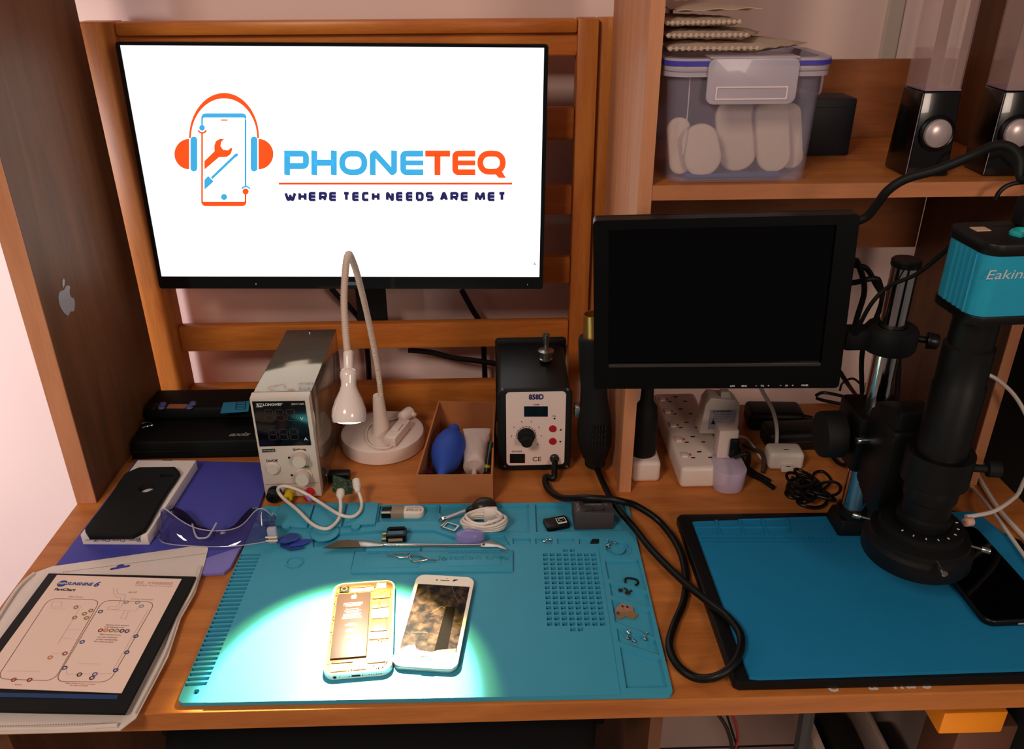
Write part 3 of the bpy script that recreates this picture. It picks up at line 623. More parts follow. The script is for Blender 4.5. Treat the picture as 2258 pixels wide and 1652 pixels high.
# ------------------------------------------------------------------ open cardboard box and what is in it
M_CB = mat('cardboard', (176, 112, 68), .85, noise=.06, ns=30, bump=.08, bs=300)
B4 = [(.1945, .312), (.2885, .3095), (.2935, .474), (.214, .482)]; t_ = .0022
def inset(a, b, t): d = V((b[0]-a[0], b[1]-a[1])).normalized(); return V((-d.y*t, d.x*t))
box = thing('cardboard_box', 'small open brown cardboard box between lamp and hot air station', 'box', (.245, .39, .0006))
hs4 = [.041, .05, .052, .052]
part('bottom', MB().prism(B4, .0006, .0026), M_CB, box, world=True)
for i in range(4):
    a, c = V(B4[i]), V(B4[(i+1) % 4]); n_ = inset(a, c, t_); h0, h1 = hs4[i], hs4[(i+1) % 4]
    if i == 0: h0 = h1 = .041
    if i == 3: h0, h1 = .052, .041
    if i == 1: h0, h1 = .041, .052
    e_ = (c-a).normalized()*(t_ if i % 2 else 0); a2, c2 = a+e_, c-e_
    bq = [(*a2, .0026), (*c2, .0026), (*(c2+n_), .0026), (*(a2+n_), .0026)]; tq = [(*a2, h0), (*c2, h1), (*(c2+n_), h1), (*(a2+n_), h0)]
    part('side_wall', MB().hexa(bq, tq), M_CB, box, world=True, smooth=False)
b = MB(); A_, B_ = V((.2255, .337, .0262)), V((.2365, .424, .036)); d = B_-A_
M_ = frame(A_, d.orthogonal(), d.cross(d.orthogonal())); L = d.length
sgn = 1 if (M_.to_3x3() @ V((0, 0, 1))).dot(d) > 0 else -1
if sgn < 0: M_ = frame(A_, d.orthogonal(), -d.cross(d.orthogonal()))
b.lathe([(.0034, -.010), (.0058, -.012), (.0064, -.009), (.0066, .000), (.011, .009), (.0175, .022), (.0215, .038), (.0222, .048), (.0205, .062), (.016, .075), (.0105, .083), (.0078, .086), (.0082, .092), (.0065, .097), (0, .098)], 40, M_)
solo('air_blower', b, mat('blue_rubber', (46, 82, 176), .55, noise=.05, bump=.05, bs=500), 'blue rubber air blower bulb lying in the cardboard box', 'blower')
b = MB(); rings = []; base = V((.2655, .356, .0245)); d = V((.004, .085, .018)).normalized(); X_ = V((1, -.03, 0)).normalized(); Y_ = d.cross(X_)
tubm = thing('cream_tube', 'crumpled whitish squeeze tube beside the blue blower in the cardboard box', 'tube', tuple(base))
n = 28; prof_ = [(0, .0145, .0145), (.008, .0150, .0145), (.02, .0150, .012), (.035, .0158, .0095), (.05, .0168, .006), (.062, .0178, .0022), (.07, .0182, .0012)]
vs = []; fs = []
for t, rx_, ry_ in prof_:
    for i in range(n):
        a_ = 2*math.pi*i/n; w_ = 1+.05*math.sin(5*a_+t*160)+.03*math.sin(9*a_-t*300); vs.append(base+d*t+X_*(rx_*math.cos(a_)*w_)+Y_*(ry_*math.sin(a_)*w_))
for k in range(len(prof_)-1):
    for i in range(n): j = (i+1) % n; fs.append([k*n+i, k*n+j, (k+1)*n+j, (k+1)*n+i])
fs += [list(range(n))[::-1], [(len(prof_)-1)*n+i for i in range(n)]]
part('tube_body', MB().raw(vs, fs), mat('tube_white', (214, 190, 180), .35, noise=.06, ns=80, bump=.3, bs=220), tubm, world=True, ang=60)
Mc = frame(base, X_, -Y_); 
if (Mc.to_3x3() @ V((0, 0, 1))).dot(d) > 0: Mc = frame(base, X_, Y_)
part('shoulder_cap', MB().lathe([(.0148, -.001), (.0148, .002), (.0140, .004), (.0035, .0075), (.0032, .018), (.0022, .0195), (0, .0195)], 32, Mc), mat('cap_clear', (224, 204, 196), .2, noise=.03, alpha=.85), tubm, world=True)
a_, b_ = PZ(1073, 1040, .02), PZ(1082, 975, .05)
pen = thing('screwdriver', 'slim dark screwdriver with yellow green band leaning in box corner', 'screwdriver', tuple(a_))
part('handle', MB().tube([a_, a_+(b_-a_)*.25, a_+(b_-a_)*.7, b_], .0036, 12), mat('dark_green', (30, 34, 18), .4), pen, world=True)
part('band', MB().cyl(a_+(b_-a_)*.12, a_+(b_-a_)*.22, .0044, .0044, 16), mat('yellow_green', (168, 170, 40), .4), pen, world=True)
a_ = PZ(938, 1046, .012); solo('eraser', MB().box(a_.x-.002, a_.x+.010, a_.y, a_.y+.015, .004, .0135, .002), mat('magenta_rubber', (150, 26, 88), .6), 'small magenta block under the blue blower in the box', 'eraser')
# ------------------------------------------------------------------ the two phone halves under the lamp
def rot2(c, rz, z): return TR(c.x, c.y, z, rz)
PB = .0061    # top of the raised work field
c, rz, pw, pl = rectfit(((735.8, 1289.3), (869.7, 1279.4), (866, 1480), (712.6, 1491)), .012)
PMx = rot2(c, rz, PB)
pf = thing('opened_phone', 'opened phone body with battery and gold boards showing, left of the broken screen', 'phone', M=PMx)
M_PHW = mat('phone_silver', (232, 222, 206), .3, .35, noise=.02); M_GOLD = mat('board_gold', (140, 96, 52), .4, .3, noise=.25, ns=500)
hw, hl = pw/2, pl/2
sh = MB().prism(rrect(pw, pl, .0105, 8), 0, .0014, .0006).ring(rrect(pw, pl, .0105, 8), rrect(pw-.0032, pl-.0032, .009, 8), .0013, .0068)
part('shell', sh, M_PHW, pf)
def fr_(u, v): return (-hw+u*pw, hl-v*pl)     # fractions from the top left corner
def fbox(mb, u0, u1, v0, v1, z0, z1, bev=.0003): a, b = fr_(u0, v1), fr_(u1, v0); return mb.box(a[0], b[0], a[1], b[1], z0, z1, bev)
part('inner_plate', MB().prism(rrect(pw-.0034, pl-.0034, .009, 8), .0014, .0044), M_GOLD, pf)
bat = part('battery', fbox(MB(), .075, .61, .125, .835, .0044, .0063, .0006), mat('battery_brown', (58, 38, 25), .55, noise=.04), pf, 'brown battery with white print')
M_PRT = mat('battery_print', (236, 214, 186), .7, noise=.02)
ap_body = [(0, 9), (3, 10.5), (6, 11), (9, 9.5), (7.5, 7.5), (7, 5), (7.6, 2.6), (9.6, .6), (8, -3), (5, -6.2), (2.5, -6.5), (0, -5.7), (-2.5, -6.5), (-5, -6.2), (-8, -2), (-9, 3), (-8, 8), (-5, 10.5), (-3, 10.4)]
def apple(s, cx, cy): return [(cx+x*s, cy+(y-2)*s) for x, y in ap_body]
bx = fr_(.345, 0)[0]
b = MB().flat(apple(.00032, bx, fr_(0, .175)[1]), .0064).flat([(bx, fr_(0, .175)[1]+.003), (bx+.0008, fr_(0, .175)[1]+.0034), (bx+.0014, fr_(0, .175)[1]+.0046), (bx+.0004, fr_(0, .175)[1]+.0042)], .0064)
part('battery_logo', b, M_PRT, bat, smooth=False)
rows = [(.245, .30, 1), (.262, .31, 1), (.279, .24, 1), (.315, .22, 1.1), (.335, .26, 1), (.352, .20, 1), (.372, .28, 1), (.388, .27, 1), (.404, .30, 1), (.420, .31, 1)]
b = MB()
for v, wd, k in rows:
    x = .345-wd/2
    while x < .345+wd/2-.01:
        l = random.uniform(.015, .045); a = fr_(x, v); e = fr_(min(x+l, .345+wd/2), v); b.stroke([a, e], .0009, .0064, None, False); x += l+.008
for v, wd in ((.48, .09), (.495, .17), (.545, .12), (.56, .15), (.61, .07), (.63, .13)): a = fr_(.345-wd/2, v); e = fr_(.345+wd/2, v); b.stroke([a, e], .0014, .0064, None, True)
for a_ in range(6):
    t = a_*math.pi/3; cc = fr_(.345, .715); b.stroke([(cc[0]+.0034*math.cos(t+k), cc[1]+.0034*math.sin(t+k)) for k in (-.42, 0, .42)], .0017, .0064)
part('battery_print', b, M_PRT, bat, smooth=False, kind='stuff')
o = fr_(.345, .775); text('Li-ion', .0034, PMx @ Matrix.Translation((o[0], o[1], .0064)), M_PRT, bat, 'battery_lettering', width=.008, bold=.0001)
M_SHLD = mat('shield_white', (240, 230, 212), .35, .4, noise=.03); M_TAN = mat('graphite_tan', (100, 66, 40), .5, noise=.04)
for u0, u1, v0, v1, m, n in ((.645, .76, .235, .315, M_TAN, 'shield_sticker'), (.775, .91, .215, .31, M_TAN, 'shield_sticker'), (.645, .92, .33, .435, M_SHLD, 'board_shield'), (.645, .90, .445, .575, M_TAN, 'shield_sticker'),
                             (.64, .93, .12, .205, M_GOLD, 'logic_board'), (.63, .92, .59, .66, M_SHLD, 'board_shield'), (.63, .93, .70, .90, M_SHLD, 'loudspeaker'), (.10, .34, .89, .955, M_SHLD, 'antenna_bracket'), (.42, .62, .87, .955, M_SHLD, 'vibration_motor'), (.10, .50, .845, .875, M_TAN, 'flex_cable'), (.10, .25, .035, .10, M_BLKM, 'camera_hole'), (.70, .86, .02, .085, M_SHLD, 'camera_module'), (.30, .62, .03, .055, M_GOLD, 'bracket'), (.28, .66, .065, .105, M_SHLD, 'bracket')):
    part(n, fbox(MB(), u0, u1, v0, v1, .0044, .0053 if m is M_TAN else .0058), m, pf)
part('camera_lens', MB().ring(circ(.0034, 24, *fr_(.175, .067)), circ(.0022, 24, *fr_(.175, .067)), .0058, .0064), M_GOLD, pf)
b = MB()
for i in range(130):
    u, v = random.choice(((random.uniform(.035, .065), random.uniform(.1, .9)), (random.uniform(.64, .93), random.uniform(.11, .21)), (random.uniform(.25, .68), random.uniform(.03, .115)), (random.uniform(.3, .9), random.uniform(.86, .965)), (random.uniform(.64, .92), random.uniform(.58, .72))))
    s_ = random.uniform(.004, .014); fbox(b, u, u+s_, v, v+s_*random.uniform(.4, 1), .0044, random.uniform(.0050, .0064), 0)
part('board_components', b, mat('component_brown', (110, 66, 34), .5, noise=.5, ns=300), pf, kind='stuff', smooth=False)
b = MB(); Mf = frame(PMx @ V((0, -hl-.0001, .0034)), PMx.to_3x3() @ V((1, 0, 0)), (0, 0, 1))
for u, r in ((.17, .0017), (.24, .0005), (.38, .0006), (.57, .0006), (.665, .0005), (.70, .0005), (.735, .0005), (.77, .0005), (.805, .0005), (.84, .0005)): b.flat(circ(r, 14, -hw+u*pw, 0), 0, Mf)
b.flat(rrect(.0085, .0022, .001, cx=-hw+.475*pw), 0, Mf); part('port_openings', b, M_INK, pf, world=True, smooth=False)
# broken front screen
c, rz, sw_, sl_ = rectfit(((916.5, 1267), (1047.3, 1271.5), (1006, 1480), (867, 1463)), .0125)
SM = rot2(c, rz, PB)
ph = thing('broken_phone_screen', 'white framed phone with dirty shattered screen and missing home button, under the lamp', 'phone', M=SM)
shw, shl = sw_/2, sl_/2
def sr(u, v): return (-shw+u*sw_, shl-v*sl_)
o_ = rrect(sw_, sl_, .0095, 8)
part('back_body', MB().prism(o_, 0, .0052, .0014, 3), mat('phone_side', (186, 176, 166), .3, .5), ph)
# front glass ring with the display opening and the torn home button hole
u0, u1, v0, v1 = .058, .945, .115, .845
inn = [sr(u1, v0), sr(u0, v0), sr(u0, v1), sr(u1, v1)]
b = MB().prism([sr(0.0, v) for v in ()] or o_, .0053, .0060)
ct_ = MB().prism([sr(u0, v0), sr(u1, v0), sr(u1, v1-.01), sr(.60, v1+.005), sr(.36, v1-.005), sr(.20, v1-.055), sr(u0, v1)][::-1], .005, .007).prism([sr(.40, .90), sr(.52, .885), sr(.62, .895), sr(.60, .935), sr(.44, .955)][::-1], .005, .007)
part('front_glass', boolean(b, ct_), mat('front_white', (244, 232, 214), .2, noise=.01, coat=.4), ph, 'white front glass border')
dm = mat('dirty_screen', (52, 36, 28), .5, spec=.2, noise=.5, ns=120)
nt = dm.node_tree; N = nt.nodes; tc = N.new('ShaderNodeTexCoord'); n1 = N.new('ShaderNodeTexNoise'); n1.inputs['Scale'].default_value = 120; n1.inputs['Detail'].default_value = 10; n1.inputs['Distortion'].default_value = .35
rp = N.new('ShaderNodeValToRGB'); rp.color_ramp.elements[0].position = .38; rp.color_ramp.elements[0].color = (.006, .004, .003, 1); rp.color_ramp.elements[1].position = .72; rp.color_ramp.elements[1].color = (.11, .062, .034, 1)
e = rp.color_ramp.elements.new(.54); e.color = (.045, .025, .014, 1)
nt.links.new(tc.outputs['Object'], n1.inputs['Vector']); nt.links.new(n1.outputs['Fac'], rp.inputs['Fac']); nt.links.new(rp.outputs['Color'], N['Principled BSDF'].inputs['Base Color'])
dp = part('display', MB().prism([sr(u0, v0), sr(u1, v0), sr(u1, v1), sr(u0, v1)][::-1], .0052, .0056), dm, ph, 'dirty cracked dark display', smooth=False)
part('dark_strip', MB().prism([sr(.62, .36), sr(.78, .36), sr(.80, .84), sr(.60, .84)][::-1], .0056, .0057), mat('strip_dark', (24, 18, 14), .75, spec=.1, noise=.3, ns=300), dp, smooth=False)
part('glass_shard', MB().prism([sr(.07, .845), sr(.28, .785), sr(.34, .855)][::-1], .0057, .0064), mat('shard', (168, 128, 84), .5), ph, smooth=False)
part('glass_shard', MB().prism([sr(.56, .855), sr(.66, .825), sr(.93, .80), sr(.93, .85), sr(.60, .87)][::-1], .0057, .0063), mat('shard', (168, 128, 84), .5), ph, smooth=False)
for pts in (((.60, .08), (.75, .25), (.83, .31)), ((.78, .20), (.90, .27)), ((.40, .44), (.55, .36), (.62, .38)), ((.16, .66), (.40, .65), (.44, .66))):
    part('crack', MB().stroke([sr(*p) for p in pts], .00035, .0058, None, False), mat('crack_light', (150, 120, 90), .4), dp, smooth=False)
part('home_button_hole', MB().prism([sr(.41, .905), sr(.52, .89), sr(.61, .90), sr(.59, .93), sr(.45, .95)][::-1], .0053, .0054), mat('hole_teal', (26, 66, 80), .5), ph, smooth=False)
part('button_flex', MB().box(*(lambda a, b: (a[0], b[0], b[1], a[1]))(sr(.42, .955), sr(.62, 1.005)), .0061, .0068, .0003), mat('front_white', (244, 232, 214)), ph)
part('earpiece_slot', MB().prism(rrect(.010, .0012, .0005, cx=0, cy=sr(.5, .058)[1]), .0061, .0062), mat('slot_grey', (120, 96, 70), .5), ph)
part('sensor_dot', MB().flat(circ(.0009, 12, *sr(.36, .058)), .0062), M_INK, ph, smooth=False); part('sensor_dot', MB().flat(circ(.0006, 12, *sr(.53, .035)), .0062), M_INK, ph, smooth=False)
part('broken_corner', MB().flat([sr(.63, .07), sr(.65, .04), sr(.73, .04)], .0062), M_INK, ph, smooth=False)
# ------------------------------------------------------------------ tools and bits lying on the mat
ZT = .0036   # floor of the rear trays (with clearance)
def solo_px(*a, **k): pass
# usb stick
a_, b_ = PZ(842, 1132, .009), PZ(938, 1131, .009); d = b_-a_; L = d.length; MU = frame(PZ(890, 1131, .0045), (d.x, d.y, 0), (-d.y, d.x, 0))
us = thing('usb_stick', 'white and grey usb stick with rounded end lying in the middle mat tray', 'usb stick', M=MU)
def tw(z): return z
part('white_shell', MB().prism(rrect(L*.56, .017, .0080, 8, cx=L*.20), -.0030, .0050, .0012), M_WHT, us)
part('grey_slider', MB().box(-L*.28, L*.02, -.0088, .0088, -.0030, .0055, .001), mat('slider_taupe', (150, 134, 116), .4), us)
part('plug_end', MB().box(-L*.5, -L*.28, -.0072, .0072, -.0030, .0042, .001), M_BLK, us); part('plug_label', MB().flat([(-L*.495, -.0072), (-L*.285, -.0072), (-L*.285, -.0030), (-L*.495, -.0030)], .0044), mat('pale_green', (196, 204, 176), .5), us, smooth=False)
text('i-FlashDrive', .0032, MU @ TR(L*.22, .003, .0052), mat('red_print', (190, 120, 110), .6), us, width=.016); text('PTKO 2', .005, MU @ TR(L*.25, -.002, .0052), M_INK, us, width=.018)
# dark oval cap
b = MB(); cc = PZ(1068, 1118, .012)
b.lathe([(.004, -.0072), (.012, -.0065), (.0155, -.002), (.015, .003), (.011, .008), (.005, .0105), (0, .011)], 30, TR(cc.x, cc.y, .0125, .2), 1.0, .78)
b.hexa([(cc.x-.023, cc.y-.006, .0052), (cc.x-.010, cc.y-.008, .0052), (cc.x-.010, cc.y+.006, .0052), (cc.x-.022, cc.y+.002, .0052)], [(cc.x-.022, cc.y-.005, .012), (cc.x-.008, cc.y-.006, .017), (cc.x-.008, cc.y+.004, .017), (cc.x-.021, cc.y+.001, .012)], .001)
solo('suction_tool', b, mat('dark_shell', (44, 40, 36), .35, noise=.3, ns=120), 'dark rounded suction tool at the back edge of the teal mat', 'suction tool')
# coiled white cable with a paper band
cc = PZ(1068, 1152, .012); wc = thing('coiled_charging_cable', 'white charging cable coiled up with a band, lying on the mat', 'cable', (cc.x, cc.y, .004))
for i in range(5):
    pts = []
    for k in range(12):
        t = 2*math.pi*k/12; pts.append((cc.x+(.0245+.0012*i*math.sin(i))*math.cos(t)+.001*math.sin(i*3), cc.y+(.0140-.0006*(i % 3))*math.sin(t)+.0008*math.cos(i*5), .0085+i*.0030+.0012*math.sin(3*t+i)))
    part('loop', MB().tube(pts, .0019, 8, 4, True), M_WHT, wc, world=True)
part('band', MB().box(cc.x-.001, cc.x+.016, cc.y+.0085, cc.y+.0185, .004, .0225, .003), M_WHTM, wc, world=True)
part('plug', MB().box(cc.x-.016, cc.x-.004, cc.y-.0145, cc.y-.0055, .0095, .0165, .0015), M_WHT, wc, world=True)
part('twisted_end', MB().tube([(cc.x+.001, cc.y-.011, .012), (cc.x+.006, cc.y-.007, .0165), (cc.x+.012, cc.y-.010, .013), (cc.x+.017, cc.y-.006, .0155), (cc.x+.021, cc.y-.004, .013)], .0030, 8), M_WHT, wc, world=True)
# violet translucent opening tool
cc = PZ(1036, 1184, .012); b = MB(); b.lathe([(.0095, 0), (.0120, .002), (.0130, .007), (.0115, .012), (.006, .0155), (0, .0165)], 28, TR(cc.x, cc.y, .0052), 1.35, .75)
solo('suction_cup', b, mat('violet_clear', (176, 158, 226), .08, noise=.05, alpha=.45, coat=.5), 'violet see-through suction cup in front of the coiled white cable', 'suction cup')
# pointed probe
a_, b_ = PZ(966, 1149, .006), PZ(1026, 1126, .017); pr_ = thing('probe_tool', 'thin pale probe with a steel tip leaning towards dark suction tool', 'probe', tuple(a_))
part('shaft', MB().cyl(a_+(b_-a_)*.30, b_, .0018, .0016, 12), mat('probe_lilac', (192, 176, 186), .4), pr_, world=True); part('steel_tip', MB().tube([a_, a_+(b_-a_)*.12, a_+(b_-a_)*.24, a_+(b_-a_)*.32], lambda t: .0008+.0022*math.sin(min(1, t*1.1)*math.pi*.8), 10), M_CHR, pr_, world=True)
# sim tray
cc = PZ(994, 1163, .006); b = MB(); Mt = TR(cc.x, cc.y, .0062, -.5)
b.ring(rrect(.018, .012, .0015), rrect(.0135, .0085, .001), 0, .0014, Mt).box(-.0105, -.0085, -.0065, .0065, 0, .0024, .0005, M=Mt)
solo('sim_tray', b, M_STL, 'small silver and black sim tray beside the coiled cable', 'sim tray')
# black adapter clip
cc = PZ(874, 1184, .006); MA = TR(cc.x, cc.y, .0038, .02); ad = thing('sim_adapter_block', 'small black relay block with two brass pins behind the pry tool', 'relay', M=MA)
part('block', MB().box(-.011, .012, -.0085, .0085, .0004, .0098, .0015), M_BLK, ad); part('ridge', MB().box(-.009, .010, .0035, .0072, .0098, .0118, .0008), M_BLKM, ad)
part('window', MB().box(-.009, .0085, -.0058, .0006, .0098, .0102), mat('window_blue', (40, 84, 110), .25), ad); part('label_strip', MB().box(-.0085, .008, -.0098, -.0086, .003, .0065), mat('label_tan', (170, 150, 120), .6), ad)
for y in (-.0055, .004): part('brass_pin', MB().box(-.0165, -.011, y-.0015, y+.0015, .001, .0045, .0003), mat('brass', (220, 190, 120), .3, .9), ad)
# craft blade with long spatula handle
def zt(px, py, z=.0104): return PZ(px, py, z)
kn = thing('pry_knife', 'long silver pry tool with a dark blade and a flat spatula end', 'pry tool', tuple(zt(930, 1203)))
bl = [zt(*p) for p in ((712, 1209), (796, 1207), (795, 1193), (766, 1191), (745, 1193))]
part('blade', MB().hexa([(p.x, p.y, .0103) for p in bl], [(p.x, p.y, .0108) for p in bl]), mat('blade_dark', (96, 76, 58), .35, .7, noise=.1), kn, world=True)
ho = [zt(*p) for p in ((793, 1206), (812, 1204), (850, 1200), (1046, 1203), (1062, 1196), (1085, 1195), (1110, 1203), (1119, 1213), (1100, 1210), (1060, 1209), (850, 1207))]
hn = [zt(850, 1203, .0115), zt(930, 1203, .0115), zt(1046, 1204, .0112)]
part('handle_rod', MB().tube([zt(846, 1201, .0112), zt(860, 1202, .0112), zt(940, 1203, .0112), zt(1052, 1203, .0110), zt(1066, 1200, .0108)], lambda t: .0023*(1-.25*t), 12), M_CHR, kn, world=True)
p4 = [zt(*p) for p in ((788, 1193), (805, 1193), (850, 1199), (850, 1205), (812, 1207), (795, 1207))]
part('blade_neck', MB().hexa([(p.x, p.y, .0099) for p in p4[::-1]], [(p.x, p.y, .0112) for p in p4[::-1]], .0003), M_STL, kn, world=True)
p4 = [zt(*p) for p in ((1052, 1205), (1064, 1195), (1082, 1193), (1104, 1202), (1119, 1214), (1096, 1208), (1064, 1208))]
part('spatula_end', MB().hexa([(p.x, p.y, .0104) for p in p4[::-1]], [(p.x, p.y, .0112) for p in p4[::-1]], .0002), M_STL, kn, world=True)
# ejector pins
ZL = .0098
solo('sim_ejector_pin', MB().tube([PZ(*p, ZL) for p in ((854, 1225), (868, 1225), (878, 1221), (899, 1221), (903, 1225), (897, 1229), (880, 1229), (870, 1226))], .0006, 8, 5), M_STL, 'paper-clip shaped steel ejector pin, left one on the location plate', 'ejector pin')
solo('sim_ejector_pin', MB().tube([PZ(*p, ZL) for p in ((962, 1235.5), (942, 1234), (925, 1227), (908, 1226), (904, 1231), (912, 1238), (928, 1237), (942, 1234))], .0008, 8, 6), M_STL, 'steel ejector pin with round loop and point, right one on location plate', 'ejector pin')
# three blue opening picks
for i, (ps_, col, zz, lb) in enumerate((((( 618, 1189), (652, 1195), (672, 1208), (640, 1213), (618, 1205)), (34, 60, 122), .0072, 'dark blue triangular pick at the bottom of the pile beside the glasses'),
        (((637, 1203), (660, 1188), (691, 1189), (690, 1191), (668, 1202), (640, 1206)), (44, 66, 168), .0086, 'bright blue pick pointing right in the pick pile beside the glasses'),
        (((609, 1196), (612, 1188), (640, 1175), (657, 1176), (661, 1184), (655, 1191), (630, 1198)), (42, 72, 150), .0100, 'blue pick on top of the pile, nearest to the glasses hinge'))):
    q_ = [PZ(*p, zz) for p in ps_]; b = MB().hexa([(p.x, p.y, zz-.0011) for p in q_[::-1]], [(p.x, p.y, zz) for p in q_[::-1]], .0003)
    solo('opening_pick', b, mat('pick_blue%d' % i, col, .35, noise=.04), lb, 'pick', 'blue opening picks')
# memory card adapter and grey magnetizer block
cc = PZ(1227, 1153, .006); a_ = PZ(1188, 1148, .006); MC = TR(cc.x, cc.y, .0018, .25)
sd = thing('memory_card_reader', 'black memory card reader with a white square print in right rear tray', 'card reader', M=MC)
part('body', MB().prism(rrect(.029, .020, .003), .0003, .0062, .0012), M_BLK, sd); part('white_print', MB().ring(rrect(.0115, .0115, .001, cx=.006), rrect(.0098, .0098, .0006, cx=.006), .0063, .0064), M_WINK, sd, smooth=False)
part('print_band', MB().flat([(.0008, -.0054), (.0112, -.0054), (.0112, -.0032), (.0008, -.0032)], .0065), M_WINK, sd, smooth=False)
part('print_motif', MB().stroke([(.006+.0032*math.cos(t*.7), .001+.0024*math.sin(t*.7)) for t in range(8)], .0007, .0065), M_WINK, sd, smooth=False)
f0, f1, f2, f3 = PZ(1266, 1170, .0022), PZ(1353, 1167, .0022), PZ(1362, 1142, .0255), PZ(1272, 1110, .0255)
mgx0, mgx1, mgy0 = f0.x, f1.x, (f0.y+f1.y)/2; mgy1 = mgy0+.034; mz = .0262
b = MB().box(mgx0, mgx1, mgy0, mgy1, .0022, mz, .0015); c = MB()
mw4 = mgx1-mgx0
c.prism([(mgx0+mw4*.24, mgy0+.0035), (mgx0+mw4*.78, mgy0+.0035), (mgx0+mw4*.78, mgy0+.0125), (mgx0+mw4*.48, mgy0+.0125), (mgx0+mw4*.48, mgy0+.0105), (mgx0+mw4*.40, mgy0+.0105), (mgx0+mw4*.40, mgy0+.0085), (mgx0+mw4*.32, mgy0+.0085), (mgx0+mw4*.32, mgy0+.006), (mgx0+mw4*.24, mgy0+.006)], .008, .04)
c.box(mgx0+mw4*.26, mgx0+mw4*.76, mgy0+.020, mgy0+.031, .008, .04)
mg = thing('magnetizer_block', 'grey magnetizer block with two dark slots in the right rear mat tray', 'magnetizer', ((mgx0+mgx1)/2, (mgy0+mgy1)/2, .0022))
part('block', boolean(b, c), mat('grey_plastic', (72, 66, 68), .6, noise=.1, bump=.1, bs=800), mg, world=True)
text('TROXUM', .0058, frame((mgx0+mw4*.115, mgy0+.016, mz+.0002), (0, 1, 0), (-1, 0, 0)), mat('grey_print', (150, 134, 128), .7), mg, width=.025, bold=.0001)
text('MAGNETIZER', .0030, frame((mgx0+mw4*.5, mgy0+.0165, mz+.0002), (1, 0, 0), (0, 1, 0)), mat('grey_print', (150, 134, 128), .7), mg, width=.020, bold=.0001)
part('plus_mark', MB().stroke([(mgx0+mw4*.80, mgy0+.0165), (mgx0+mw4*.86, mgy0+.0165)], .0012, mz+.0002, None, False).stroke([(mgx0+mw4*.83, mgy0+.0145), (mgx0+mw4*.83, mgy0+.0185)], .0012, mz+.0002, None, False), mat('grey_print', (150, 134, 128), .7), mg, world=True, smooth=False)
# screws: one modelled, copied
SC = MB().lathe([(.0016, 0), (.0018, .0004), (.0016, .0011), (.0009, .0012), (.0008, .0038), (0, .0040)], 14)
scs = [((1199, 1198), .0030, 1.2, 'first of the screws in the small bay row behind the parts grid'), ((1206, 1199), .0030, 2.4, 'copper tinted screw in the second bay of the row behind parts grid'), ((1212, 1194), .0030, .4, 'rearmost screw in the small bay behind the parts grid'),
       ((1337, 1206), .0022, .7, 'screw at the left edge of the round dish'), ((1341, 1200), .0022, 2.0, 'screw leaning on the dish ring, upper left'), ((1343, 1211), .0022, 1.4, 'screw by the inner ring of the round dish'), ((1355, 1201), .0042, .3, 'tiny screw on the raised middle of the round dish'),
       ((1383, 1396), .0024, .5, 'rearmost screw of the six in the slanted screw compartment'), ((1389, 1403), .0024, 1.8, 'second screw from the back in slanted compartment'), ((1385, 1413), .0024, 2.6, 'dark lying screw at the left of the slanted compartment'), ((1396, 1417), .0024, .2, 'front screw in the middle of the slanted compartment'), ((1422, 1405), .0024, 1.0, 'rear screw at the right of the slanted compartment'), ((1423, 1415), .0024, 2.2, 'front screw at the right of the slanted compartment')]
first = None
for (px, py), z, a, lb in scs:
    p = PZ(px, py, z)
    if first is None:
        first = solo('phone_screw', SC, M_CHR, lb, 'screw', 'tiny screws on the repair mat'); first.location = p; first.rotation_euler = (1.25, .0, a); first.location.z = z+.0024
    else:
        o = first.copy(); COL.objects.link(o); o.location = (p.x, p.y, z+.0024); o.rotation_euler = (1.25 if a < 2 else .1, 0, a*2.2); o['label'] = lb
# small parts in the compartments
def slab(name, pts, z, h, m, lb, cat, group=None):
    q_ = [PZ(*p, z) for p in pts]; ar = sum(q_[i].x*q_[(i+1) % len(q_)].y-q_[(i+1) % len(q_)].x*q_[i].y for i in range(len(q_)))
    q_ = q_ if ar > 0 else q_[::-1]; return solo(name, MB().hexa([(p.x, p.y, z) for p in q_], [(p.x, p.y, z+h) for p in q_]), m, lb, cat, group)
C3 = lambda x, y: (1300+x/8.695, 1250+y/8.695)
solo('gasket', MB().tube([PZ(*C3(*p), .0034) for p in ((690, 300), (678, 250), (720, 222), (800, 225), (880, 240), (925, 280), (920, 330), (880, 352))], .0011, 8), M_RUB, 'black C-shaped gasket in the second compartment of right rail', 'gasket')
slab('flex_piece', [C3(*p) for p in ((545, 440), (620, 425), (640, 465), (575, 495))], .0022, .0008, mat('flex_brown', (60, 34, 20), .4), 'small brown black flex piece left of the others below gasket', 'flex cable')
solo('flex_piece', MB().tube([PZ(*C3(*p), .0036) for p in ((660, 405), (700, 430), (715, 480), (690, 510), (750, 520), (770, 480), (810, 460))], .0010, 6), mat('flex_brown', (60, 34, 20), .4), 'curly dark flex piece below the C-shaped gasket', 'flex cable')
slab('square_pad', [(1301, 1199), (1318, 1199), (1324, 1189), (1306, 1190)], .0032, .0008, M_BLKM, 'black square pad in the last small bay beside the round dish', 'pad')
br4 = thing('metal_bracket', 'torn copper coloured metal bracket with bright rivets in slanted compartment', 'bracket', tuple(PZ(*C3(680, 860), .0024)))
def sl2(pts, z, h):
    q_ = [PZ(*C3(*p), z) for p in pts]; ar = sum(q_[i].x*q_[(i+1) % len(q_)].y-q_[(i+1) % len(q_)].x*q_[i].y for i in range(len(q_))); q_ = q_ if ar > 0 else q_[::-1]
    return MB().hexa([(p.x, p.y, z) for p in q_], [(p.x, p.y, z+h) for p in q_])
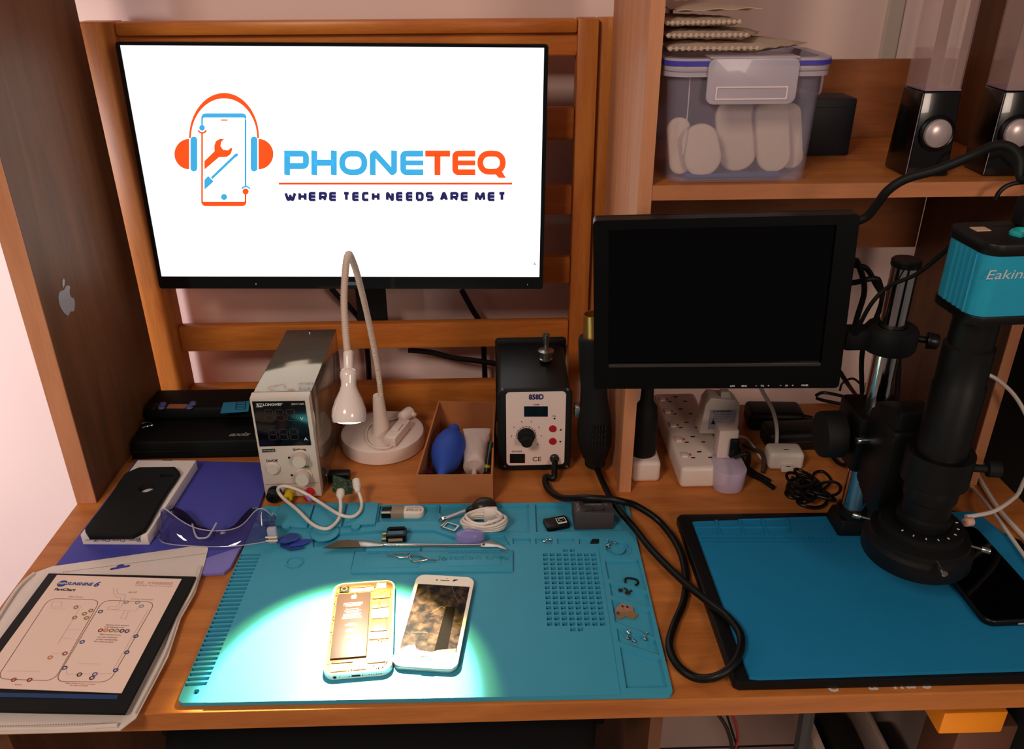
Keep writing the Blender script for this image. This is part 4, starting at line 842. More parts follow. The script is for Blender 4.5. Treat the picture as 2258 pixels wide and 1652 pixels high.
part('lower_plate', sl2(((495, 890), (840, 840), (860, 880), (940, 920), (900, 960), (860, 1010), (740, 990), (700, 950), (620, 1000), (520, 995)), .0024, .0008), mat('copper_dull', (166, 136, 98), .45, .35, noise=.2, ns=200), br4, world=True, smooth=False)
part('upper_plate', sl2(((490, 860), (510, 800), (590, 710), (700, 720), (830, 770), (840, 840), (600, 880)), .0033, .0008), mat('copper_pink', (190, 146, 128), .45, .35, noise=.2, ns=200), br4, world=True, smooth=False)
for x, y in ((540, 885), (720, 775), (625, 765)):
    p = PZ(*C3(x, y), .0045); part('rivet', MB().lathe([(.0016, 0), (.0014, .0008), (0, .0009)], 14, Matrix.Translation((p.x, p.y, .0041))), M_CHR, br4, world=True)
# white test cable between two plugs, and the little circuit board
wc = thing('test_cable', 'white cable looping over mat from red terminal area to small green board', 'cable', tuple(PZ(745, 1140, .006)))
pth = [(750, 1098, .022), (751, 1120, .016), (746, 1146, .0125), (722, 1166, .0125), (690, 1157, .0125), (655, 1124, .0135), (622, 1096, .012), (613, 1078, .022), (630, 1072, .028), (665, 1084, .020), (705, 1108, .0125), (745, 1133, .0165), (775, 1140, .0125), (794, 1127, .0125), (797, 1106, .012), (789, 1080, .022)]
part('wire', MB().tube([PZ(*p) for p in pth], .0021, 10, 8), M_WHT, wc, world=True)
for p, q_ in (((750, 1100, .021), (751, 1082, .024)), ((789, 1086, .02), (785, 1058, .028))):
    a_, b_ = PZ(*p), PZ(*q_); part('plug', MB().cyl(a_, a_+(b_-a_)*.35, .0030, .0045, 14).cyl(a_+(b_-a_)*.35, b_, .0052, .0050, 14, .001), M_WHT, wc, world=True)
a_, b_ = PZ(668, 1082, .0185), PZ(686, 1104, .0125)
part('clip_sleeve', MB().cyl(a_, b_, .0028, .0032, 12), mat('violet_clear', (140, 120, 224)), wc, 'violet sleeve', world=True)
g = [PY(*p, y) for p, y in (((734, 1048), .347), ((779, 1061), .347), ((776, 1098), .333), ((733, 1085), .333))]
cb_ = thing('circuit_board', 'small green circuit board propped up beside the power supply', 'circuit board', (g[3].x+.01, .345, .0006))
nv = (g[1]-g[0]).cross(g[3]-g[0]).normalized()*.0015
part('board', MB().hexa(g, [p-nv for p in g]), mat('pcb_green', (22, 58, 34), .4, noise=.4, ns=400), cb_, world=True, smooth=False)
b = MB(); U = (g[1]-g[0]); Vv = (g[3]-g[0]); nn = U.cross(Vv).normalized(); nn = nn if nn.y < 0 else -nn
for i in range(26):
    u, v = random.random()*.85, random.random()*.85; o0 = g[0]+U*u+Vv*v; s1_, s2_ = U*random.uniform(.05, .14), Vv*random.uniform(.05, .12)
    q_ = [o0, o0+s1_, o0+s1_+s2_, o0+s2_]; b.hexa(q_, [p+nn*.0015 for p in q_])
part('board_components', b, mat('pcb_parts', (84, 88, 78), .4, noise=.6, ns=300), cb_, world=True, smooth=False, kind='stuff')
part('stand_block', MB().box(.076, .104, .3585, .373, .0008, .013, .002), M_BLK, cb_, 'black block behind', world=True)
# ------------------------------------------------------------------ sticker on the left panel
def stick(pts, name, par):
    vs = [PX(80+x/11.8, 580+y/11.8, PXL+.0006) for x, y in pts]
    return part(name, MB().raw(vs+[v-V((.0005, 0, 0)) for v in vs], [list(range(len(vs))), list(range(len(vs), 2*len(vs)))[::-1]]+[[i, (i+1) % len(vs), len(vs)+(i+1) % len(vs), len(vs)+i] for i in range(len(vs))]), mat('silver_sticker', (176, 178, 182), .35, .3, noise=.03), par, world=True, smooth=False)
stk = thing('fruit_sticker', 'silver bitten fruit sticker on the inner face of left side panel', 'sticker', tuple(PX(146, 695, PXL+.0004)))
bd = spline([(p[0], p[1], 0) for p in ((720, 708), (770, 615), (830, 585), (878, 622), (868, 740), (895, 870), (985, 938), (1005, 1060), (985, 1245), (890, 1268), (855, 1345), (810, 1370), (700, 1270), (615, 1100), (582, 930), (592, 795), (655, 722))], 4, True)
stick([(p.x, p.y) for p in bd], 'body', stk); stick([(715, 398), (742, 450), (742, 560), (705, 662), (680, 570), (682, 460)], 'leaf', stk)
# ------------------------------------------------------------------ blue folder, boxes and devices at the left
M_FB = mat('folder_blue', (76, 76, 168), .6, noise=.05, ns=12, bump=.12, bs=1200); M_FL = mat('folder_lilac', (132, 124, 196), .5, noise=.05)
def wq(pts, z0, z1, bev=0, z=None):
    q_ = [PZ(*p, z1 if z is None else z) for p in pts]; ar = sum(q_[i].x*q_[(i+1) % len(q_)].y-q_[(i+1) % len(q_)].x*q_[i].y for i in range(len(q_))); q_ = q_ if ar > 0 else q_[::-1]
    return MB().hexa([(p.x, p.y, z0) for p in q_], [(p.x, p.y, z1) for p in q_], bev)
fo = thing('plastic_folder', 'flat blue plastic folder lying on desk under the phone box and glasses', 'folder', (-.1, .3, .0006))
fb = [(-.203, .545), (-.0205, .405), (.0005, .335), (.0005, .322), (-.004, .225)]
f1 = wq([(302, 1013), (583, 1020), (585, 1080), (567, 1128), (534, 1203), (420, 1240), (300, 1275), (97, 1280)], .0006, .0050, .0006)
part('cover', f1, M_FB, fo, world=True)
part('front_flap', wq([(534, 1203.5), (527, 1213), (508, 1250), (493, 1262), (456, 1264), (300, 1277), (421, 1241)], .0006, .0052, .0006), M_FL, fo, 'paler lilac front flap', world=True)
# white screen box with tick boxes
c, rz, w_, l_ = rectfit(((303, 1014), (432, 1016), (325, 1180), (178, 1180)), .0195)
PBX = TR(c.x, c.y, .0056, rz); pbx = thing('phone_screen_box', 'white flat phone screen box with printed tick boxes on the blue folder', 'box', M=PBX)
part('box_body', MB().box(-w_/2, w_/2, -l_/2, l_/2, 0, .0140, .0008), M_WHTM, pbx)
part('lid_notch', MB().box(-.006, .008, l_/2-.0012, l_/2+.0002, .0141, .0146), M_INK, pbx, smooth=False)
MF = PBX @ frame((0, -l_/2-.0003, .0068), (1, 0, 0), (0, 0, 1)); vi = mat('violet_ink', (74, 54, 110), .7)
for i, (t, x, tk) in enumerate((('GOLD', -.030, 1), ('6S', -.0135, 0), ('BLACK', .0015, 0), ('WHITE', .020, 1))):
    text(t, .0028, MF @ TR(x, 0, .0001), vi, pbx, width=.0075 if len(t) > 2 else .003)
    bx_ = x+.0072 if len(t) > 2 else x+.0048
    part('tick_box', MB().ring(rrect(.0052, .0042, .0012, cx=bx_), rrect(.0044, .0034, .0009, cx=bx_), 0, .0002, PBX.inverted() @ MF), vi, pbx, smooth=False)
    if tk: part('tick_mark', MB().stroke([(bx_-.001, .0004), (bx_, -.001), (bx_+.0026, .0038)], .0006, .0002, PBX.inverted() @ MF), M_INK, pbx, smooth=False)
# black phone case
CSZ = .0056+.0140+.0004
g = [PZ(*p, CSZ+.0095) for p in ((285, 1022), (405, 1022), (300, 1173), (182, 1173))]
c, rz, w_, l_ = rectfit(((279, 1026), (406, 1025), (306, 1175), (180, 1176)), CSZ+.009)
PC = TR(c.x, c.y, CSZ, rz); hw_, hl_ = w_/2, l_/2
ch = [(-hw_+.013, hl_), (hw_-.010, hl_), (hw_, hl_-.012), (hw_, hl_-.03), (hw_-.0012, hl_-.05), (hw_-.0012, -hl_+.05), (hw_, -hl_+.03), (hw_, -hl_+.012), (hw_-.010, -hl_), (-hw_+.010, -hl_), (-hw_, -hl_+.012), (-hw_, -hl_+.03), (-hw_+.0012, -hl_+.05), (-hw_+.0012, hl_-.05), (-hw_, hl_-.03), (-hw_, hl_-.014)][::-1]
def toc(px, py):
    p = PC.inverted() @ PZ(px, py, CSZ+.0095); return p.x, p.y
hx, hy = toc(322, 1072); b = MB().prism(ch, 0, .0070, .0022, 3); k = MB().hexa([(x, y, -.002) for x, y in circ(.0080, 32, hx, hy)], [(x, y, .03) for x, y in circ(.014, 32, hx, hy)]); hx2, hy2 = toc(367, 1045); k.prism(rrect(.0175, .0062, .003, 6, hx2, hy2), -.01, .03)
cs = thing('phone_case', 'black rugged phone case with round and slot openings on the white box', 'phone case', M=PC)
part('shell', boolean(b, k), mat('case_black', (9, 9, 10), .8, noise=.2, bump=.25, bs=900), cs)
part('rim_ridge', MB().ring([(x*1.0, y) for x, y in ch], [(x*.97, y*.985) for x, y in ch], .0, .003), M_BLK, cs)
# two black machines at the back left
dl = thing('black_bench_machine', 'wide low black machine with silver lettering under a smaller black unit', 'machine', (-.11, .47, .0006))
part('housing', MB().hexa([(-.200, .424, .0006), (-.0, .424, .0006), (-.0, .543, .0006), (-.200, .543, .0006)], [(-.198, .429, .026), (-.0, .429, .026), (-.0, .543, .026), (-.200, .543, .026)], .003, 3), mat('machine_black', (9, 8, 8), .6, spec=.25, noise=.2, bump=.1, bs=800), dl, world=True)
part('seam_line', MB().box(-.198, -.002, .4235, .4245, .0125, .0131), M_INK, dl, world=True)
p = PZ(527, 958, .0262); text('axis', .013, frame(p, (1, 0, 0), (0, 1, 0)), mat('badge_silver', (190, 176, 166), .35, .5), dl, shear=.35, bold=.0005, width=.029)
du = thing('black_upper_unit', 'smaller black unit with pinkish display stacked on the low black machine', 'machine', (-.11, .51, .0266))
part('housing', MB().hexa([(-.2035, .487, .0266), (-.003, .485, .0266), (-.003, .546, .0266), (-.2035, .546, .0266)], [(-.199, .491, .0440), (-.003, .489, .0440), (-.003, .546, .0440), (-.199, .546, .0440)], .004, 3), mat('machine_black', (12, 11, 11)), du, world=True)
UZ = .0441
C5 = lambda x, y: (280+x/7.527, 860+y/7.527)
part('display', wq([C5(650, 300), C5(960, 302), C5(1020, 236), C5(700, 232)], UZ, UZ+.0008), mat('lcd_pink', (150, 92, 78), .4), du, world=True, smooth=False)
for x, y in ((600, 245), (575, 295), (1040, 290), (1095, 232)): p = PZ(*C5(x, y), UZ); part('button', MB().cyl((p.x, p.y, UZ-.0002), (p.x, p.y, UZ+.0025), .0052, .0042, 18), mat('button_blue', (84, 90, 140), .4), du, world=True)
part('dial', MB().lathe([(.0085, 0), (.008, .003), (.004, .0034), (0, .0034)], 24, Matrix.Translation(tuple(PZ(*C5(440, 290), UZ)))), M_BLK, du, world=True)
part('wire_loop', MB().tube([PZ(*C5(*p), .034) for p in ((250, 560), (300, 545), (380, 545), (430, 580), (340, 600), (250, 630))], .0010, 6), M_CHR, du, world=True)
tc_ = thing('teal_card', 'teal ruled card lying on the upper black unit beside power supply', 'card', tuple(PZ(*C5(1780, 290), UZ+.001)))
part('card', wq([C5(1550, 378), C5(2015, 345), C5(2040, 180), C5(1600, 210)], UZ+.0006, UZ+.0020), mat('card_teal', (36, 134, 168), .5), tc_, world=True, smooth=False)
for y in (200, 240, 280, 320): part('ruled_line', wq([C5(1820-(y-200)*.1, y+6), C5(1960, y), C5(1960, y-6), C5(1822-(y-200)*.1, y)], UZ+.0020, UZ+.0022), M_INK, tc_, world=True, smooth=False)
for x in (1810, 1965): part('ruled_line', wq([C5(x-14, 320), C5(x-2, 320), C5(x+12, 185), C5(x, 185)], UZ+.0020, UZ+.0022), M_INK, tc_, world=True, smooth=False)
# ------------------------------------------------------------------ white zip bag with the parts chart pad on it
M_BAG = mat('bag_film', (242, 228, 220), .3, noise=.03, alpha=.78, coat=.3, bump=.35, bs=45)
def bagz(p): return .0012
out = [(-.214, -.024), (-.214, .02), (-.2165, .108), (-.2195, .165), (-.214, .188), (-.200, .198), (-.052, .2285), (-.042, .229), (-.0365, .224), (-.0325, .196), (-.028, .150), (-.031, .112), (-.026, .06), (-.030, -.012), (-.039, -.0245), (-.1, -.0250)]
bag = thing('zip_bag', 'translucent white zip bag with hang hole under the parts chart pad', 'bag', (-.12, .1, .0056))
bb = MB().prism(out, .0056, .0066)
hcx, hcy = PZ(265, 1251, .0066).x, PZ(265, 1251, .0066).y; d = PZ(288, 1247, .0066)-PZ(243, 1255, .0066); ang = math.atan2(d.y, d.x)
kc = MB().prism(rrect(.021, .0048, .0023, 6), -.01, .02, M=TR(hcx, hcy, 0, ang)).prism(circ(.0042, 20), -.01, .02, M=TR(hcx, hcy, 0, ang) @ TR(0, .0018, 0))
part('back_film', boolean(bb, kc), M_BAG, bag, world=True)
M_BAG2 = mat('bag_white', (226, 212, 202), .35, noise=.04, alpha=.9, bump=.3, bs=60)
for pts, n in ((((-.0345, .190), (-.031, .150), (-.034, .112), (-.030, .06), (-.033, -.008)), 'side_fold'), (((-.2155, .108), (-.2185, .160), (-.2135, .186)), 'side_fold'), (((-.21, -.0205), (-.15, -.0215), (-.09, -.0215), (-.042, -.0205)), 'bottom_fold')):
    part(n, MB().tube([(x, y, .0078+.0006*math.sin(i*2.3)) for i, (x, y) in enumerate(pts)], .0020, 8), M_BAG2, bag, world=True)
b = MB()
for i in range(70):
    for dy in (0, .0022): b.box(-.206+i*.0023, -.2050+i*.0023, -.0195+dy-.012*0, -.0190+dy, .0068, .0071)
A_, B_ = PZ(140, 1262, .0066), PZ(452, 1221, .0066)
for i in range(80): p = A_+(B_-A_)*(i/79); b.box(p.x-.0005, p.x+.0005, p.y-.0003, p.y+.0003, .0066, .0069)
part('dotted_seal', b, mat('seal_grey', (150, 130, 122), .7), bag, world=True, smooth=False, kind='stuff')
rzp = -.055
PD = TR(-.1185, .0855, .0104, -.050); pad = thing('parts_chart_pad', 'black magnetic pad carrying a white parts chart with coloured rings', 'chart pad', M=PD)
def pd(px, py): v = PD.inverted() @ PZ(px, py, .0135); return v.x, v.y
ptl, ptr, pbr = pd(107, 1264), pd(432, 1271), pd(275, 1573); pbl = (pbr[0]-(ptr[0]-ptl[0])+.002, pbr[1]+.001)
def okp(pts): 
    ar = sum(pts[i][0]*pts[(i+1) % len(pts)][1]-pts[(i+1) % len(pts)][0]*pts[i][1] for i in range(len(pts))); return pts if ar > 0 else pts[::-1]
part('pad_board', MB().prism(okp([ptl, ptr, pbr, pbl]), 0, .0032, .0008), M_BLKM, pad)
c5 = lambda x, y: pd(x/5.007, 1250+y/5.007)
qa, qb, qc = c5(632, 98), c5(2008, 142), c5(1345, 1403); qd = (qc[0]-(qb[0]-qa[0]), qc[1]-(qb[1]-qa[1]))
part('blue_strip', MB().prism(okp([c5(1310, 1420), c5(1290, 1468), (qd[0]-.004, c5(1290, 1468)[1]+.001), (qd[0]-.004, c5(1310, 1420)[1]+.001)]), .0033, .0036), mat('strip_blue', (16, 60, 112), .5, noise=.1), pad, smooth=False)
pap = part('chart_sheet', MB().prism(okp([qa, qb, qc, qd]), .0036, .0041), mat('chart_paper', (240, 212, 198), .7, noise=.02), pad, smooth=False)
ZP = .0043
def PT(x, y): u, v = c5(x, y); return PD @ frame((u, v, ZP), (qb[0]-qa[0], qb[1]-qa[1], 0), (qa[0]-qd[0], qa[1]-qd[1], 0))
bi = mat('blue_ink', (22, 74, 150), .6); gi = mat('brown_ink', (122, 84, 72), .7); gl = mat('faint_ink', (190, 160, 150), .7)
part('logo_disc', MB().flat(circ(.0050, 28, *c5(690, 195)), ZP), bi, pap, smooth=False)
part('logo_wave', MB().stroke([c5(*p) for p in ((648, 202), (670, 186), (690, 202), (712, 184), (735, 198))], .0009, ZP+.0001), mat('chart_paper', (240, 212, 198)), pap, smooth=False)
part('logo_wave', MB().stroke([c5(*p) for p in ((652, 188), (672, 202), (690, 186), (708, 200), (730, 186))], .0007, ZP+.0001), mat('chart_paper', (240, 212, 198)), pap, smooth=False)
text('SUNSHINE', .0062, PT(880, 200), bi, pap, width=.0285, bold=.00022, shear=.2); text('6', .0102, PT(1068, 205), bi, pap, bold=.0004, shear=.2); text('PartChart', .0056, PT(718, 262), M_INK, pap, width=.0225, bold=.00015, shear=.1)
text('新讯，为手机维修而生', .0052, PT(1708, 193), gl, pap, width=.040); text('SUNSHINE · Born for mobile repair', .0022, PT(1700, 220), gl, pap, width=.040)
text('Main Frame', .0036, PT(842, 342), gl, pap, width=.0155); text('Screen Assembly', .0036, PT(1572, 368), gl, pap, width=.0235); text('A.C.P', .0034, PT(1468, 292), gi, pap, width=.0085)
def rq(pts, r=.010):   # rounded quad outline in sheet coordinates
    P_ = [V(p) for p in pts]; o = []
    for i, p in enumerate(P_):
        a, c = P_[i-1], P_[(i+1) % 4]; ra = min(r, (a-p).length/2); s_, e = p+(a-p).normalized()*ra, p+(c-p).normalized()*ra
        for k in range(7): t = k/6; o.append((1-t)**2*s_+2*t*(1-t)*p+t*t*e)
    return o+[o[0]]
fA = [c5(545, 358), c5(1112, 375), c5(600, 1270)]; fA.append((fA[2][0]+fA[0][0]-fA[1][0], fA[2][1]+fA[0][1]-fA[1][1]))
fB = [c5(1140, 378), c5(1718, 398), c5(1210, 1285), c5(605, 1278)]
part('chart_outline', MB().stroke(rq(fA), .0005, ZP, None, False), gi, pap, smooth=False); part('chart_outline', MB().stroke(rq(fB), .0005, ZP, None, False), gi, pap, smooth=False)
part('chart_outline', MB().stroke([c5(*p) for p in ((1255, 245), (1255, 300), (1290, 345), (1335, 352), (1320, 430), (1290, 448), (1200, 450), (1190, 480), (1300, 485), (1350, 440), (1390, 320), (1310, 312), (1290, 280), (1300, 250))], .0003, ZP, None, False), gl, pap, smooth=False)
for pts in (((580, 395), (690, 400), (680, 455), (570, 455), (580, 395)), ((560, 470), (730, 478)), ((730, 700), (890, 705)), ((690, 800), (850, 812)), ((900, 440), (640, 860)), ((80, 1160), (450, 1165)), ((580, 962), (700, 968)), ((1380, 500), (1330, 580), (1390, 585), (1420, 505)), ((1640, 480), (1250, 1150)), ((870, 1080), (1110, 1085)), ((740, 1150), (735, 1195), (1240, 1190)), ((1200, 480), (1500, 500), (1530, 460))):
    part('chart_line', MB().stroke([c5(*p) for p in pts], .00025, ZP, None, False), gl, pap, smooth=False)
ringc = {'olive': ((150, 124, 50), ((842, 457), (1006, 494), (935, 529), (827, 571), (957, 576), (1232, 714))), 'grey': ((140, 150, 150), ((1396, 402), (1520, 405), (1564, 445), (1290, 715))), 'blue': ((42, 62, 130), ((1112, 505), (910, 840), (718, 1127), (1280, 1153), (1402, 956), (1503, 777), (1406, 721))), 'red': ((150, 46, 40), ((720, 968), (156, 1258), (330, 1259), (1112, 712))), 'orange': ((206, 124, 60), ((556, 1012), (1170, 712))), 'maroon': ((76, 22, 30), ((880, 1201), (1018, 1238), (1349, 718))), 'lilac': ((100, 92, 160), ((1050, 1197),))}
for n, (col, pts) in ringc.items():
    for p in pts: u, v = c5(*p); part('chart_ring', MB().ring(circ(.00235, 20, u, v), circ(.00145, 20, u, v), ZP, ZP+.0002), mat('ring_'+n, col, .6), pap, smooth=False)
for t, x, y, w_ in (('Remove screws and parts', 1302, 655, .0235), ('in the following order', 1265, 678, .020), ('Place removed screws', 1222, 760, .021), ('and other small parts', 1190, 788, .020), ('on their corresponding', 1182, 814, .021), ('Part Chart locations', 1150, 838, .0195)): text(t, .0024, PT(x, y), gi, pap, width=w_)
ri = mat('red_ink', (176, 84, 70), .7); text('Note: connect to the screen part', .002, PT(890, 1302), ri, pap, width=.028); text('for main assembly', .002, PT(875, 1322), ri, pap, width=.017); text('Start here', .002, PT(205, 1312), ri, pap, width=.007)
# ------------------------------------------------------------------ clear safety glasses, upside down on the folder
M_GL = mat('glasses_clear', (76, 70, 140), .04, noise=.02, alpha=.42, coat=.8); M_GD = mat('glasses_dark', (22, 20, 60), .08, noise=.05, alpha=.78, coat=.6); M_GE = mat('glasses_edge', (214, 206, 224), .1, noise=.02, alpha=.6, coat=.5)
gz = .0074
lo = [PZ(*p, gz) for p in ((351, 1178), (353, 1192), (375, 1200), (420, 1204), (470, 1206), (520, 1204), (560, 1199), (590, 1193), (606, 1184))]
gl_ = thing('safety_glasses', 'clear wraparound safety glasses lying upside down across folder and mat', 'glasses', (lo[4].x, lo[4].y, gz))
NG = 48; base = spline(lo, 6); 
def hgt(t):   # height of the lens edge along the wrap
    a = abs(t-.5)*2
    return .0085 + .026*math.exp(-((a-.60)/.26)**2) + .006*(a > .85)
vs = []; fs = []; m_ = len(base)
for k in range(6):
    for i, p in enumerate(base):
        t = i/(m_-1); h = hgt(t)*k/5; inward = .018*(k/5)**1.4; vs.append(V((p.x, p.y+inward, p.z+h)))
for k in range(5):
    for i in range(m_-1): fs.append([k*m_+i, k*m_+i+1, (k+1)*m_+i+1, (k+1)*m_+i])
def shell(vs, fs, th_):
    b2 = bmesh.new(); vv = [b2.verts.new(v) for v in vs]
    for f in fs: b2.faces.new([vv[i] for i in f])
    bmesh.ops.recalc_face_normals(b2, faces=b2.faces); bmesh.ops.solidify(b2, geom=b2.faces[:], thickness=th_); o = MB(); o.merge(b2); return o
part('lens', shell(vs, fs, .0012), M_GL, gl_, world=True, ang=60)
top_ = vs[5*m_:6*m_]
part('lens_rim', MB().tube(top_, .0007, 6, smooth=False), M_GE, gl_, world=True); part('lens_rim', MB().tube(base, .0007, 6, smooth=False), M_GE, gl_, world=True)
# dark reflection in the lens, modelled as a curved bar
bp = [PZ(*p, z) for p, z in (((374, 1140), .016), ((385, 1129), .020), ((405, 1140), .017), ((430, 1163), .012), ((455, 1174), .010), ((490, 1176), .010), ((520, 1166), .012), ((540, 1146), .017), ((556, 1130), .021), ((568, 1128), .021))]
part('dark_reflection', MB().tube(bp, lambda t: .0040+.0018*abs(math.cos(t*math.pi)), 10), M_GD, gl_, 'dark lens reflection shaped as a curved bar', world=True)
for pts in (((424, 1156), (430, 1178), (436, 1186), (446, 1187)), ((477, 1154), (468, 1170), (458, 1184), (447, 1187))): part('nose_pad', MB().tube([PZ(*p, .020) for p in pts], .0011, 8), M_GE, gl_, world=True)
part('temple_arm', MB().tube([PZ(536, 1142, .012), PZ(565, 1150, .016), PZ(596, 1162, .019), PZ(606, 1172, .018)], .0022, 8), M_GL, gl_, world=True)
part('temple_arm', MB().tube([PZ(352, 1170, .012), PZ(348, 1180, .016), PZ(356, 1192, .018), PZ(372, 1170, .020), PZ(395, 1150, .018)], .0018, 8), M_GL, gl_, world=True)
hb = PZ(603, 1186, .012); 
part('hinge', MB().box(hb.x-.0055, hb.x+.0050, hb.y-.004, hb.y+.003, .0062, .0265, .0015), M_GE, gl_, world=True)
for dz in (.012, .017): part('hinge_pin', MB().tube([(hb.x-.007, hb.y-.0055, dz), (hb.x, hb.y-.0065, dz+.0005), (hb.x+.006, hb.y-.0055, dz)], .0011, 8), mat('pin_cream', (236, 214, 186), .25, noise=.02), gl_, world=True)
# ------------------------------------------------------------------ small monitor on the microscope pole
SMF = monframe((.5121, .2041, .3012), -.1182, .0448, .0457)
sm = thing('small_monitor', 'small black monitor, switched off, clamped to the microscope pole', 'monitor', M=SMF)
w_, h_ = .2434, .1753
def on2(px, py): v = onp(SMF, px, py); return (v.x, v.y)
C6 = lambda x, y: on2(1280+x/3.3206, 440+y/3.3206)
s0, s1, s2, s3 = C6(205, 215), C6(1835, 195), C6(1800, 1222), C6(205, 1235)
ix0, ix1, iy0, iy1 = (s0[0]+s3[0])/2, (s1[0]+s2[0])/2, (s2[1]+s3[1])/2, (s0[1]+s1[1])/2
hsg = MB().ring(rrect(w_, h_, .004), rrect(ix1-ix0, iy1-iy0, .0006, cx=(ix0+ix1)/2, cy=(iy0+iy1)/2), -.016, 0)
hsg.prism(rrect(w_, h_, .004), -.024, -.0161, .003)
part('housing', hsg, mat('monitor_black', (5, 5, 6), .4, noise=.08, spec=.25), sm)
part('screen', MB().box(ix0, ix1, iy0, iy1, -.0161, -.0035), mat('screen_off', (2, 2, 4), .08, noise=.05, spec=.3), sm, smooth=False)
part('bezel_lip', MB().box(ix0, ix1, iy0, iy0+.0035, -.0034, -.0006, .0003), mat('lip_grey', (60, 54, 52), .3, noise=.2), sm)
for t, x, wd in (('AUTO', 1112, .0050), ('MENU', 1198, .0052), ('−', 1286, None), ('VOL', 1332, .0036), ('+', 1376, None), ('−', 1464, None), ('CH', 1508, .0026), ('+', 1553, None), ('POWER', 1642, .0066)):
    o = C6(x, 1367-(x-1112)*.012); text(t, .0026 if wd else .0032, SMF @ Matrix.Translation((o[0], o[1], .0003)), M_WINK, sm, width=wd, bold=.00006)
o = C6(1803, 1150); part('power_light', MB().flat(circ(.0008, 12, *o), -.0030), M_WINK, sm, smooth=False)
POX, POY = .699, .227
arm = MB()
c0 = SMF @ V((.03, -.015, -.024))
arm.tube([c0, V((.60, .235, .262)), V((POX-.036, POY+.004, .2555))], .010, 14, 1, smooth=False)
part('clamp_arm', arm, M_BLKM, sm, 'black arm to the pole', world=True)
part('clamp_collar', MB().lathe([(.0138, 0), (.024, 0), (.0265, .004), (.0265, .022), (.024, .026), (.0138, .026), (.0138, 0)], 32, TR(POX, POY, .242), 1, 1, False).box(POX-.05, POX-.0155, POY-.010, POY+.014, .244, .266, .004), M_BLKM, sm, world=True)
part('clamp_knob', MB().cyl((POX+.022, POY-.004, .256), (POX+.034, POY-.008, .255), .0035, .0035, 14).cyl((POX+.033, POY-.008, .255), (POX+.045, POY-.011, .254), .0085, .0080, 20, .002), M_BLK, sm, world=True)
# ------------------------------------------------------------------ microscope
ms = thing('digital_microscope', 'black digital microscope with turquoise camera and ring light over the blue mat', 'microscope', (.69, .13, .0006))
b = MB().prism([(.508, .0085), (.90, .006), (.905, .245), (.72, .262), (.508, .262)], .0006, .0122, .003); 
bp_ = [(.507, .009), (.512, .0055), (.79, .0045), (.885, .006), (.887, .20), (.84, .258), (.512, .2625), (.506, .257)]
part('base_plate', MB().prism(bp_, .0006, .0120, .002), mat('base_black', (7, 7, 8), .45, noise=.1), ms, world=True)
M_MIC = mat('microscope_black', (8, 8, 8), .45, noise=.15, bump=.05, bs=900)
part('pole', MB().cyl((POX, POY, .0165), (POX, POY, .334), .0128, .0128, 40), M_CHR, ms, 'chrome pole', world=True)
part('pole_cap', MB().lathe([(.0136, 0), (.0142, .001), (.0142, .006), (.0128, .0075), (0, .0078)], 32, TR(POX, POY, .332)), M_MIC, ms, world=True)
b = MB().hexa([(POX-.021, POY-.020, .0165), (POX+.021, POY-.022, .0165), (POX+.021, POY+.02, .0165), (POX-.021, POY+.02, .0165)], [(POX-.017, POY-.016, .036), (POX+.018, POY-.017, .036), (POX+.018, POY+.017, .036), (POX-.017, POY+.017, .036)], .003)
b.lathe([(.0131, 0), (.0175, 0), (.017, .008), (.0131, .009), (.0131, 0)], 28, TR(POX, POY, .0355), 1, 1, False); part('pole_foot', b, M_MIC, ms, world=True)
# focusing block, knobs and arm
LXm, LYm = .709, .110
fbk = MB().box(POX-.030, POX+.030, POY-.036, POY+.022, .112, .180, .006).box(POX-.024, POX+.030, LYm+.026, POY-.034, .105, .196, .006)
fbk.hexa([(POX-.020, LYm+.030, .078), (POX+.024, LYm+.030, .078), (POX+.026, LYm+.075, .105), (POX-.024, LYm+.075, .105)], [(POX-.020, LYm+.030, .215), (POX+.024, LYm+.030, .215), (POX+.026, LYm+.075, .205), (POX-.024, LYm+.075, .205)], .004)
part('focus_block', fbk, M_MIC, ms, world=True)
kz = .148; kn_ = MB().cyl((POX-.0305, POY-.012, kz), (POX-.037, POY-.012, kz), .012, .012, 24).cyl((POX-.036, POY-.012, kz), (POX-.060, POY-.012, kz), .0255, .0250, 36, .003)
part('focus_knob', kn_, M_BLKM, ms, world=True)
part('focus_knob', MB().cyl((POX+.0305, POY-.012, kz), (POX+.037, POY-.012, kz), .012, .012, 24).cyl((POX+.036, POY-.012, kz), (POX+.052, POY-.012, kz), .0235, .0230, 36, .003), M_BLKM, ms, world=True)
part('lock_screw', MB().cyl((POX-.036, POY-.046, .160), (POX-.016, POY-.045, .160), .0040, .0040, 16, .0006), M_CHR, ms, world=True)
ar = MB().ring(circ(.030, 40, LXm, LYm), circ(.0236, 40, LXm, LYm), .160, .192); part('lens_holder', ar, M_MIC, ms, world=True)
part('holder_screw', MB().cyl((LXm+.027, LYm-.010, .178), (LXm+.046, LYm-.013, .178), .0038, .0038, 12).cyl((LXm+.040, LYm-.012, .178), (LXm+.052, LYm-.014, .178), .0078, .0075, 18, .0015), M_BLKM, ms, world=True)
TM = TR(LXm, LYm, 0)
part('lens_tube', MB().lathe([(.015, .104), (.0250, .106), (.0250, .122), (.0222, .124), (.0222, .140), (.0245, .142), (.0245, .158), (.0232, .160), (.0232, .192), (.0225, .194), (.0225, .262), (.0212, .264), (.0212, .300), (.0190, .302), (.0190, .3305), (0, .3305)], 48, TM), M_MIC, ms, world=True)
